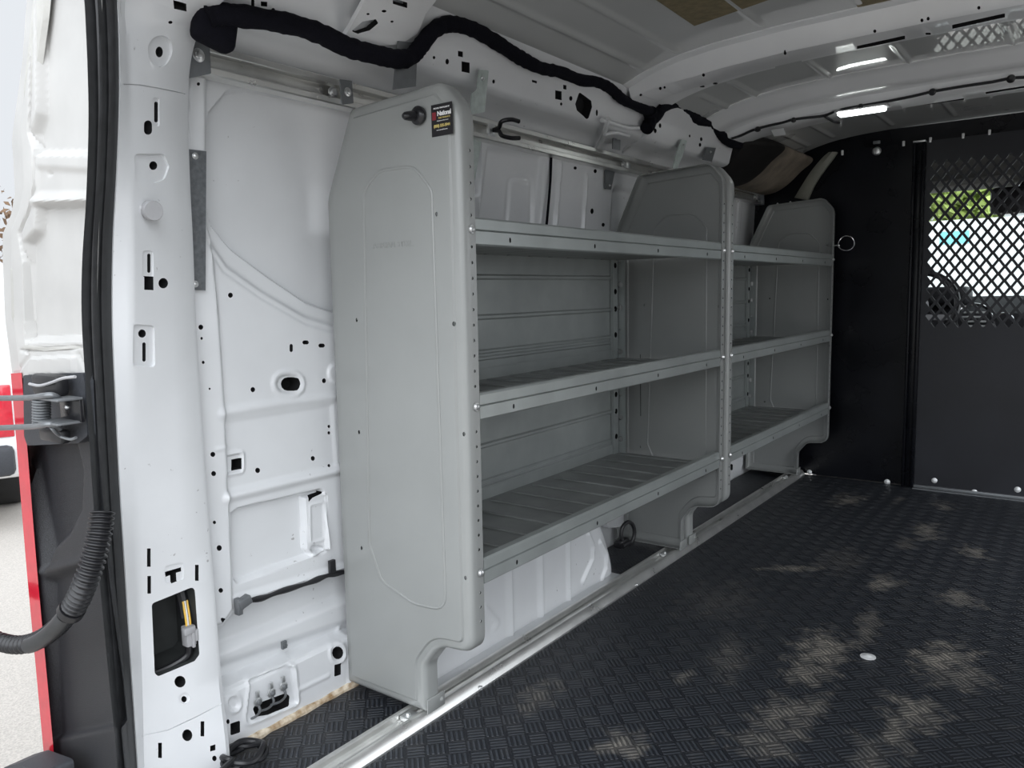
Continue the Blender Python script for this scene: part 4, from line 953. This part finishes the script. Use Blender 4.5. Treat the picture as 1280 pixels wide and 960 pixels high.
L_ = [(1036, 190), (1027, 198), (1013, 215), (1002, 232), (993, 247)]; R_ = [(1046, 190), (1040, 199), (1028, 215), (1017, 232), (1009, 250)]
ra = catmull([onx(x, y, 3.405) for x, y in L_], 5); rb_ = catmull([onx(x, y, 3.405) for x, y in R_], 5)
link('pillar_trim', loft([[a, a.lerp(b, .5)+Vector((-.006, 0, 0)), b, b+Vector((.02, 0, 0)), a+Vector((.02, 0, 0))] for a, b in zip(ra, rb_)]), 'cream', None, 'pale curved pillar trim strip beside the top corner of the partition', 'trim')
# ================================================================== CAB seen through the mesh
struct('ceiling_cab', merge(box2((3.47, -.55, 1.385), (4.55, 1.17, 1.42), .01), box2((4.36, -.5, 1.268), (4.56, 1.12, 1.40), .02)), 'liner')
for y0, y1 in ((.33, 1.05), (-.45, .20)):
    v_ = thing('sun_visor', (4.34, (y0+y1)/2, 1.29), 'grey sun visor hanging under the cab roof '+('on the driver side' if y0 > 0 else 'on the passenger side'), 'sun visor')
    link('flap', box2((4.20, y0, 1.252), (4.47, y1, 1.282), .008), 'liner', v_); link('pivot', cyl((4.44, y0+.05, 1.30), (4.44, y0+.05, 1.39), .012, 10), 'liner', v_)
struct('wall_cab_front', merge(prism([(4.35, .0), (4.95, .0), (4.98, .60), (4.75, .72), (4.55, .74), (4.40, .66), (4.36, .5)], 'y', -.58, 1.2)), 'dash', 'dark dashboard and firewall of the cab')
gw = [Vector((4.98, -.5, .70)), Vector((4.98, 1.12, .70)), Vector((4.50, 1.02, 1.39)), Vector((4.50, -.40, 1.39))]
struct('window_1', bm_from(gw+[v+Vector((.008, 0, .005)) for v in gw], [(0, 1, 2, 3), (7, 6, 5, 4), (0, 4, 5, 1), (1, 5, 6, 2), (2, 6, 7, 3), (3, 7, 4, 0)]), 'glass', 'windscreen of the cab')
for y0, y1, t in ((1.12, 1.02, 1), (-.50, -.40, -1)):
    struct('pillar_windscreen', loft([[Vector((4.98, y0, .70)), Vector((4.98, y0+.09*t, .70)), Vector((4.86, y0+.09*t, .70))], [Vector((4.50, y1, 1.39)), Vector((4.50, y1+.09*t, 1.39)), Vector((4.38, y1+.09*t, 1.39))]]), 'liner')
    struct('wall_cab_side', box2((3.47, .31+.87*t, -.1), (4.9, .31+.90*t, .72)), 'dash')
sw = thing('steering_wheel', (4.22, .72, .62), 'dark steering wheel seen through the partition mesh', 'steering wheel')
rotm = Matrix.Translation((4.22, .70, .70)) @ Matrix.Rotation(math.radians(-62), 4, 'Y')
link('rim', xform(tube([Vector((.185*math.cos(a), .185*math.sin(a), 0)) for a in [2*math.pi*k/36 for k in range(36)]], .015, 10, closed=True), rotm), 'plastic', sw)
link('hub', xform(merge(lathe([(.06, -.03), (.065, 0), (.05, .015)], n=20), box((.09, 0, 0), (.19, .03, .012), .004), box((-.06, .09, 0), (.03, .19, .012), .004), box((-.06, -.09, 0), (.03, .19, .012), .004)), rotm), 'greyplastic', sw)
def seat(y, lab):
    s = thing('cab_seat', (3.85, y, 0), lab, 'seat')
    link('backrest', box((3.63, y, .36), (.13, .46, .52), .05, Matrix.Rotation(-.12, 4, 'Y'), 3), 'seat', s)
    link('cushion', box((3.90, y, .04), (.50, .48, .14), .05, None, 3), 'seat', s)
    link('base', box((3.90, y, -.12), (.40, .40, .20), .01), 'plastic', s)
    h = link('headrest', box((3.60, y, .70), (.09, .25, .15), .04, None, 3), 'seat', s)
    for d in (-.06, .06): link('headrest_post', cyl((3.60, y+d, .58), (3.60, y+d, .66), .007, 8), 'chrome', s)
seat(.80, 'charcoal driver seat behind the partition')
seat(-.12, 'charcoal passenger seat behind the partition')
mr = thing('rear_view_mirror', (4.42, .26, 1.17), 'black interior mirror hanging at the windscreen', 'mirror')
link('shell', box((4.40, .31, 1.185), (.05, .22, .125), .02), 'plastic', mr)
link('stem', tube([Vector((4.42, .30, 1.24)), Vector((4.46, .26, 1.33)), Vector((4.50, .27, 1.385))], .012, 8), 'plastic', mr)
# cluttered dash top: instrument binnacle, vents
bn = thing('instrument_binnacle', (4.45, .70, .70), 'dark instrument binnacle with bright vent slats on the dashboard', 'instrument panel')
link('hood', box((4.47, .66, .745), (.20, .34, .09), .03, None, 3), 'dash', bn)
for k in range(4): link('vent_slat', box((4.355, .46, .60+.022*k), (.012, .10, .008), .002, Matrix.Rotation(.3, 4, 'Y')), 'tag', bn)
link('vent_ring', tube([Vector((4.35, .46+.075*math.cos(a), .63+.075*math.sin(a))) for a in [2*math.pi*k/28 for k in range(28)]], .007, 8, closed=True), 'chrome', bn)
link('binnacle_ring', tube([Vector((4.36, .34+.04*math.cos(a), .62+.04*math.sin(a))) for a in [2*math.pi*k/20 for k in range(20)]], .006, 8, closed=True), 'chrome', bn)
struct('floor_cab', box2((3.45, -.58, -.25), (4.95, 1.2, -.22)), 'dash')
# outside, ahead of the van
struct('ground', box2((-30, -30, -.74), (60, 40, -.68)), 'asphalt', 'pale asphalt parking area')
def tree(x, y, h, m, lab, n=900, r=2.6, s=.20):
    t = thing('tree', (x, y, -.68), lab, 'tree'); rnd = random.Random(int(x*7+y))
    link('trunk', lathe([(.16, 0), (.12, h*.45), (.05, h*.7)], (x, y, -.68), (0, 0, 1), 10), 'brown', t)
    vs, fs = [], []
    for k in range(n):
        u = Vector((rnd.gauss(0, 1), rnd.gauss(0, 1), rnd.gauss(0, 1))).normalized()*(rnd.random()**.4)
        c = Vector((x+u.x*r, y+u.y*r, -.68+h*.66+u.z*h*.36)); a = Vector((rnd.gauss(0, 1), rnd.gauss(0, 1), rnd.gauss(0, 1))).normalized(); b = a.orthogonal().normalized()
        i = len(vs); q = s*(.6+rnd.random()); vs += [c-a*q, c+b*q*.5+Vector((0, 0, q*.15)), c+a*q, c-b*q*.5+Vector((0, 0, q*.15))]; fs.append((i, i+1, i+2, i+3))
    link('foliage', bm_from(vs, fs), m, t, angle=180)
tree(22, 2.75, 5.3, 'leaf', 'yellow-green leafy tree beyond the windscreen', 1300, .95, .16)
def vanbody(name, o, ln, wd, ht, rz, lab, cat, printed=None, spot=None):
    """delivery van: cab nose, box body, windscreen, lamps, wheels; nose along +x before turning"""
    t = thing(name, o, lab, cat); R = Matrix.Translation(o) @ Matrix.Rotation(rz, 4, 'Z')
    side = round_poly([(-ln/2, .35), (ln/2-.05, .35), (ln/2, .55), (ln/2-.06, .95), (ln/2-.75, 1.12), (ln/2-1.5, ht-.05), (ln/2-1.7, ht), (-ln/2+.1, ht), (-ln/2, ht-.15)], .08)
    link('body', xform(prism(side, 'y', -wd/2, wd/2), R), 'carwhite', t, angle=30)
    ws = [(ln/2-.82, 1.18), (ln/2-1.46, ht-.14)]
    g = bm_from([Vector((x, y, z))+Vector((.05, 0, .02)) for x, z in ws for y in (-wd/2+.12, wd/2-.12)]+[Vector((x, y, z))-Vector((.02, 0, 0)) for x, z in ws for y in (-wd/2+.12, wd/2-.12)], [(0, 1, 3, 2), (4, 6, 7, 5), (0, 4, 5, 1), (2, 3, 7, 6), (0, 2, 6, 4), (1, 5, 7, 3)])
    link('windscreen', xform(g, R), 'carglass', t)
    for s in (-1, 1):
        link('side_window', xform(prism(round_poly([(ln/2-2.5, 1.2), (ln/2-1.05, 1.2), (ln/2-1.55, ht-.2), (ln/2-2.5, ht-.2)], .05), 'y', s*(wd/2-.01), s*(wd/2+.008)), R), 'carglass', t)
        link('headlamp', xform(box((ln/2-.03, s*(wd/2-.22), .86), (.10, .30, .14), .03), R), 'chrome', t)
        link('tail_lamp', xform(box((-ln/2, s*(wd/2-.07), .80), (.03, .10, .34), .01), R), 'red', t)
        if printed: link('printed_panel', xform(box((spot[0], s*(wd/2+.003), spot[1]), (spot[2], .008, spot[3])), R), printed, t)
        for wx in (-ln/2+.95, ln/2-.95):
            w_ = link('wheel', xform(lathe([(.20, -.10), (.33, -.10), (.345, -.07), (.345, .07), (.33, .10), (.20, .10)], (wx, s*(wd/2-.10), .345), (0, s, 0), 24), R), 'tyre', t)
            link('hubcap', xform(lathe([(.20, .07), (.19, .10), (.08, .115), (.0005, .12)], (wx, s*(wd/2-.10), .345), (0, s, 0), 18), R), 'greyplastic', w_)
    link('front_bumper', xform(box((ln/2+.01, 0, .48), (.16, wd-.06, .22), .05), R), 'bumper', t)
    link('rear_bumper', xform(box((-ln/2-.02, 0, .48), (.10, wd-.06, .20), .04), R), 'bumper', t)
    return t
q0, q1 = onx(1175, 290, 11.6), onx(1211, 304, 11.6)
vanbody('delivery_van', Vector((12.6, -.8, -.68)), 6.2, 2.0, 2.30, math.radians(-90), 'white van with a cyan printed patch parked ahead, seen through the mesh', 'van', 'carblue', (-.8-(q0.y+q1.y)/2, (q0.z+q1.z)/2+.68, q0.y-q1.y, q0.z-q1.z))
# ================================================================== LEFT EDGE: seal, lamp, check strap, conduit
Spx = [(150, 985), (147, 930), (137, 830), (126, 715), (117, 600), (110, 490), (104.5, 400), (105, 330), (110, 250), (113, 160), (112, 90), (109, 20), (107, -20), (112, -70), (140, -130), (200, -185), (320, -235)]
SO = smooth2(Spx, .530); SI = smooth2(Apx, .578)
rows = []
for o_, i_ in zip(SO, SI):
    d = i_-o_; nrm = Vector((-.75, -.66, 0)).normalized(); L0 = d.length
    pr = [(0, -.008), (0, .006), (.06, .011), (.20, .012), (.27, .006), (.33, .005), (.38, .011), (.50, .016), (.58, .015), (.64, .007), (.69, .006), (.74, .013), (.86, .016), (.97, .010), (1., .002), (1., -.008)]
    rows.append([o_+d*u+nrm*h for u, h in pr])
mirs = [[Vector((v.x, 2*YC-v.y, v.z)) for v in r] for r in rows[::-1]]
link('door_seal', loft(rows+mirs), 'rubber', None, 'black ribbed rubber weather seal around the rear door opening', 'seal', angle=60)
LX = .545
Lo = [(17, 466), (22, 520), (29, 610), (38, 720), (50, 850), (60, 960), (63, 990)]
Li = [(27, 466), (31, 520), (38, 610), (47, 720), (59, 850), (69, 960), (72, 990)]
lo_, li_ = catmull([onx(x, y, LX) for x, y in Lo], 5), catmull([onx(x, y, LX-.012) for x, y in Li], 5)
tl = thing('tail_lamp', onx(60, 960, LX), 'tall red tail lamp edge beside the black lamp pocket', 'lamp')
link('lens', loft([[a, a.lerp(b, .5)+Vector((-.010, 0, 0)), b, b+Vector((.015, .03, 0)), a+Vector((.06, .15, 0)), a+Vector((.03, .078, 0))] for a, b in zip(lo_, li_)]), 'red', tl)
# speckled lamp pocket trim: a channel curving down behind the check strap
pj = [jp(*p) for p in ((22, 466), (28, 560), (37, 690), (50, 850), (61, 960), (65, 990))][::-1]; pr_ = [jp(*p) for p in ((113, 466), (118, 560), (128, 690), (140, 850), (152, 960), (156, 990))][::-1]
def pocket_fn(U, Z):
    yl = np.interp(Z, [b for _, b in pj], [a for a, _ in pj]); yr2 = np.interp(Z, [b for _, b in pr_], [a for a, _ in pr_])-.004
    Y = yl+(yr2-yl)*U; R = Relief(np.stack([Y, Z], 1)); J = lambda l, r=0: [jp(x, y) for x, y in (round_poly(l, r) if r else l)]
    R.recess(J([(20, 540), (92, 545), (102, 590), (100, 640), (84, 672), (66, 690), (55, 720), (50, 720), (20, 560)], 10), .022, .022)
    R.recess(J([(48, 720), (130, 690), (160, 980), (60, 990)], 8), .016, .02)
    R.bead(J([(44, 716), (90, 705), (130, 690)]), .004, .010)
    R.recess(J([(56, 925), (150, 905), (165, 990), (60, 990)], 4), -.010, .008)
    return np.stack([JX+.004+R.h, Y, Z], 1)
pk = sheet(np.linspace(0, 1, 60), np.linspace(jp(60, 985)[1], jp(27, 467)[1], 200), pocket_fn, lambda P: np.stack([np.full(len(P), .575), P[:, 1]+.08, P[:, 2]], 1))
link('lamp_pocket', pk, 'speck', tl, 'speckled black plastic pocket', angle=60)
bq = lambda px, py: (onx(px, py, .50).y, onx(px, py, .50).z)
link('rear_bumper', prism(round_poly([bq(27, 1010), bq(30, 948), bq(48, 943), bq(80, 955), bq(80, 1010)], .008), 'x', .47, .515), 'bumper', None, 'corner of the dark grey rear bumper below the tail lamp', 'bumper')
# door check with its spring
J3 = lambda x, y, X=.515: onx(x, y, X)
dk = thing('door_check', J3(68, 555), 'black door check bracket with a coil spring and two wire arms below the white jamb', 'door check')
pl4 = [J3(*p, .525) for p in round_poly([(29, 469), (103, 466), (106, 478), (109, 545), (98, 554), (34, 557), (30, 545)], 3)]; n = len(pl4)
bp_ = bm_from(pl4+[v+Vector((.012, 0, 0)) for v in pl4], [tuple(range(n-1, -1, -1)), tuple(range(n, 2*n))]+[(i, (i+1) % n, n+(i+1) % n, n+i) for i in range(n)])
link('plate', bp_, 'bumper', dk)
link('housing', box((J3(68, 480)+Vector((-.006, 0, 0))), (.02, .078, .030), .006), 'plastic', dk); link('housing', box((J3(72, 543)+Vector((-.004, 0, 0))), (.016, .070, .020), .005), 'plastic', dk)
for py in (496.5, 525.5): link('channel_flange', box((J3(88, py)+Vector((-.014, 0, 0))), (.034, .060, .0035), .001), 'bracket', dk)
link('channel_web', box(J3(88, 511)+Vector((.002, 0, 0)), (.006, .060, .034), .001), 'black', dk)
link('rivet', lathe([(.0035, 0), (.003, .002), (.0005, .0035)], J3(85, 509)+Vector((-.001, 0, 0)), (-1, 0, 0), 12), 'zinc', dk)
ca, cb_ = J3(52, 499, .495), J3(52, 530, .495)
hpn = []
for k in range(9*12+1):
    a = 2*math.pi*k/12; q_ = ca.lerp(cb_, k/(9*12)); hpn.append(q_+Vector((.0105*math.cos(a), .0105*math.sin(a), 0)))
link('spring', tube(hpn, .0019, 7), 'bracket', dk); link('spring_pin', cyl(ca+Vector((0, 0, .006)), cb_+Vector((0, 0, -.006)), .007, 14, .001), 'bracket', dk)
for py in (496, 532.5):
    a = J3(68, py-1, .492); b = J3(40, py, .492); c_ = J3(-70, py+5 if py > 510 else py+2, .47)
    link('arm', tube([J3(75, py+3, .50), J3(66, py-2, .488), J3(55, py-1.5, .482), J3(42, py+.5, .486), J3(20, py+1.5, .486), c_], .0042, 9, smooth=4), 'bracket', dk)
link('release_wire', tube([J3(60, 530, .49), J3(66, 537, .488), J3(75, 545, .50), J3(88, 549, .507), J3(95, 547, .51)], .0022, 7, smooth=4), 'bracket', dk)
link('grease', tube([J3(37, 480, .498), J3(50, 482, .496), J3(65, 478, .496), J3(78, 473, .497), J3(94, 471, .498)], .0022, 7, smooth=4), 'greyplastic', dk, 'smeared grey grease')
# unseen rear door, added outside the frame to shade the jamb
rd = thing('rear_door', (.44, 1.46, -.12), 'unseen white rear door, added open beyond the left edge', 'door')
R_d = Matrix.Translation((.40, 1.50, 0)) @ Matrix.Rotation(math.radians(180-14), 4, 'Z')
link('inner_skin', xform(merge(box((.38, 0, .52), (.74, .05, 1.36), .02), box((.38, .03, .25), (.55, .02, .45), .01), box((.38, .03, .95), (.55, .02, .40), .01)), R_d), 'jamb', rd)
link('door_handle', xform(box((.62, -.04, .45), (.12, .04, .05), .01), R_d), 'plastic', rd)
# corrugated conduit to the open door
cpts = [(128, 640, .52), (124, 668, .51), (117, 698, .50), (107, 728, .49), (96, 752, .485), (84, 770, .48), (68, 787, .475), (48, 800, .47), (24, 806, .465), (0, 802, .46), (-40, 786, .45), (-80, 770, .44)]
cv = catmull([onx(x, y, X) for x, y, X in cpts], 40)
cdt = thing('cable_conduit', onx(84, 770, .48), 'black corrugated cable conduit running from the door pillar to the open door', 'conduit')
nn = len(cv); k0 = int(nn*.42); k1 = int(nn*.53)
rf_ = lambda base: (lambda i: base*(1+.15*math.sin(i*2*math.pi/9)))
link('upper_tube', tube(cv[:k0+2], .015, 14, rfun=rf_(.0148)), 'plastic', cdt, angle=180)
link('lower_tube', tube(cv[k0:], .012, 14, rfun=rf_(.0122)), 'plastic', cdt, angle=180)
link('collar', tube(cv[k0-8:k0+6], .018, 16), 'plastic', cdt)
link('sleeve', tube([v+Vector((-.006, 0, -.003)) for v in cv[k0+4:int(nn*.66)]], .0118, 14), 'rubber', cdt, 'smooth rubber sleeve')
# parked car, brown tree and hedge behind on the left
dr = ray(21, 520); dr.z = 0; dr.normalize(); RZ = math.atan2(dr.y, dr.x)
PV = dr*6.0 - Matrix.Rotation(RZ, 3, 'Z') @ Vector((-2.3, -.95, 0)); PV.z = -.68
vanbody('parked_van', PV, 4.6, 1.9, 1.75, RZ, 'white van with red tail lamps parked behind the open door side', 'van')
tree(4.6, 13.6, 3.4, 'brown', 'brown twiggy tree at the left edge beyond the jamb', 900, 1.2, .07)
# ------------------------------------------------------------------ daylight
w = bpy.data.worlds.new('overcast'); scene.world = w; w.use_nodes = True
nt = w.node_tree; N = nt.nodes; L = nt.links; bg = N['Background']
tc = N.new('ShaderNodeTexCoord')
# overcast sky: brighter overhead behind the van, darker along the skyline there
def M2(op, a, b, cl=False):
    n = N.new('ShaderNodeMath'); n.operation = op; n.use_clamp = cl
    for k, v in enumerate((a, b)):
        if isinstance(v, (int, float)): n.inputs[k].default_value = v
        else: L.new(v, n.inputs[k])
    return n.outputs[0]
sp = N.new('ShaderNodeSeparateXYZ'); L.new(tc.outputs['Generated'], sp.inputs[0])
def MR(v, a, b, c, d):
    m = N.new('ShaderNodeMapRange'); m.interpolation_type = 'SMOOTHSTEP'; L.new(v, m.inputs['Value'])
    for k, x in zip(('From Min', 'From Max', 'To Min', 'To Max'), (a, b, c, d)): m.inputs[k].default_value = x
    return m.outputs['Result']
dt = N.new('ShaderNodeVectorMath'); dt.operation = 'DOT_PRODUCT'; L.new(tc.outputs['Generated'], dt.inputs[0]); dt.inputs[1].default_value = Vector((-.80, -.20, .60)).normalized()
st_ = M2('MULTIPLY', MR(dt.outputs['Value'], .35, .95, .80, LOBE), MR(M2('ADD', sp.outputs[2], M2('MULTIPLY', M2('MAXIMUM', sp.outputs[0], -.3), .5)), -.12, .10, .35, 1.))
rs = N.new('ShaderNodeVectorMath'); rs.operation = 'DOT_PRODUCT'; L.new(tc.outputs['Generated'], rs.inputs[0]); rs.inputs[1].default_value = Vector((.15, -.9, .35)).normalized()
st_ = M2('ADD', st_, MR(rs.outputs['Value'], .45, 1., 0., 1.7))
bg.inputs['Color'].default_value = (.92, .96, 1.01, 1); L.new(st_, bg.inputs['Strength'])
scene.view_settings.view_transform = 'Standard'; scene.view_settings.look = 'None'; scene.view_settings.gamma = 1; scene.view_settings.use_curve_mapping = False
scene.view_settings.exposure = .13
scene.cycles.max_bounces = 12; scene.cycles.diffuse_bounces = 8; scene.cycles.glossy_bounces = 5
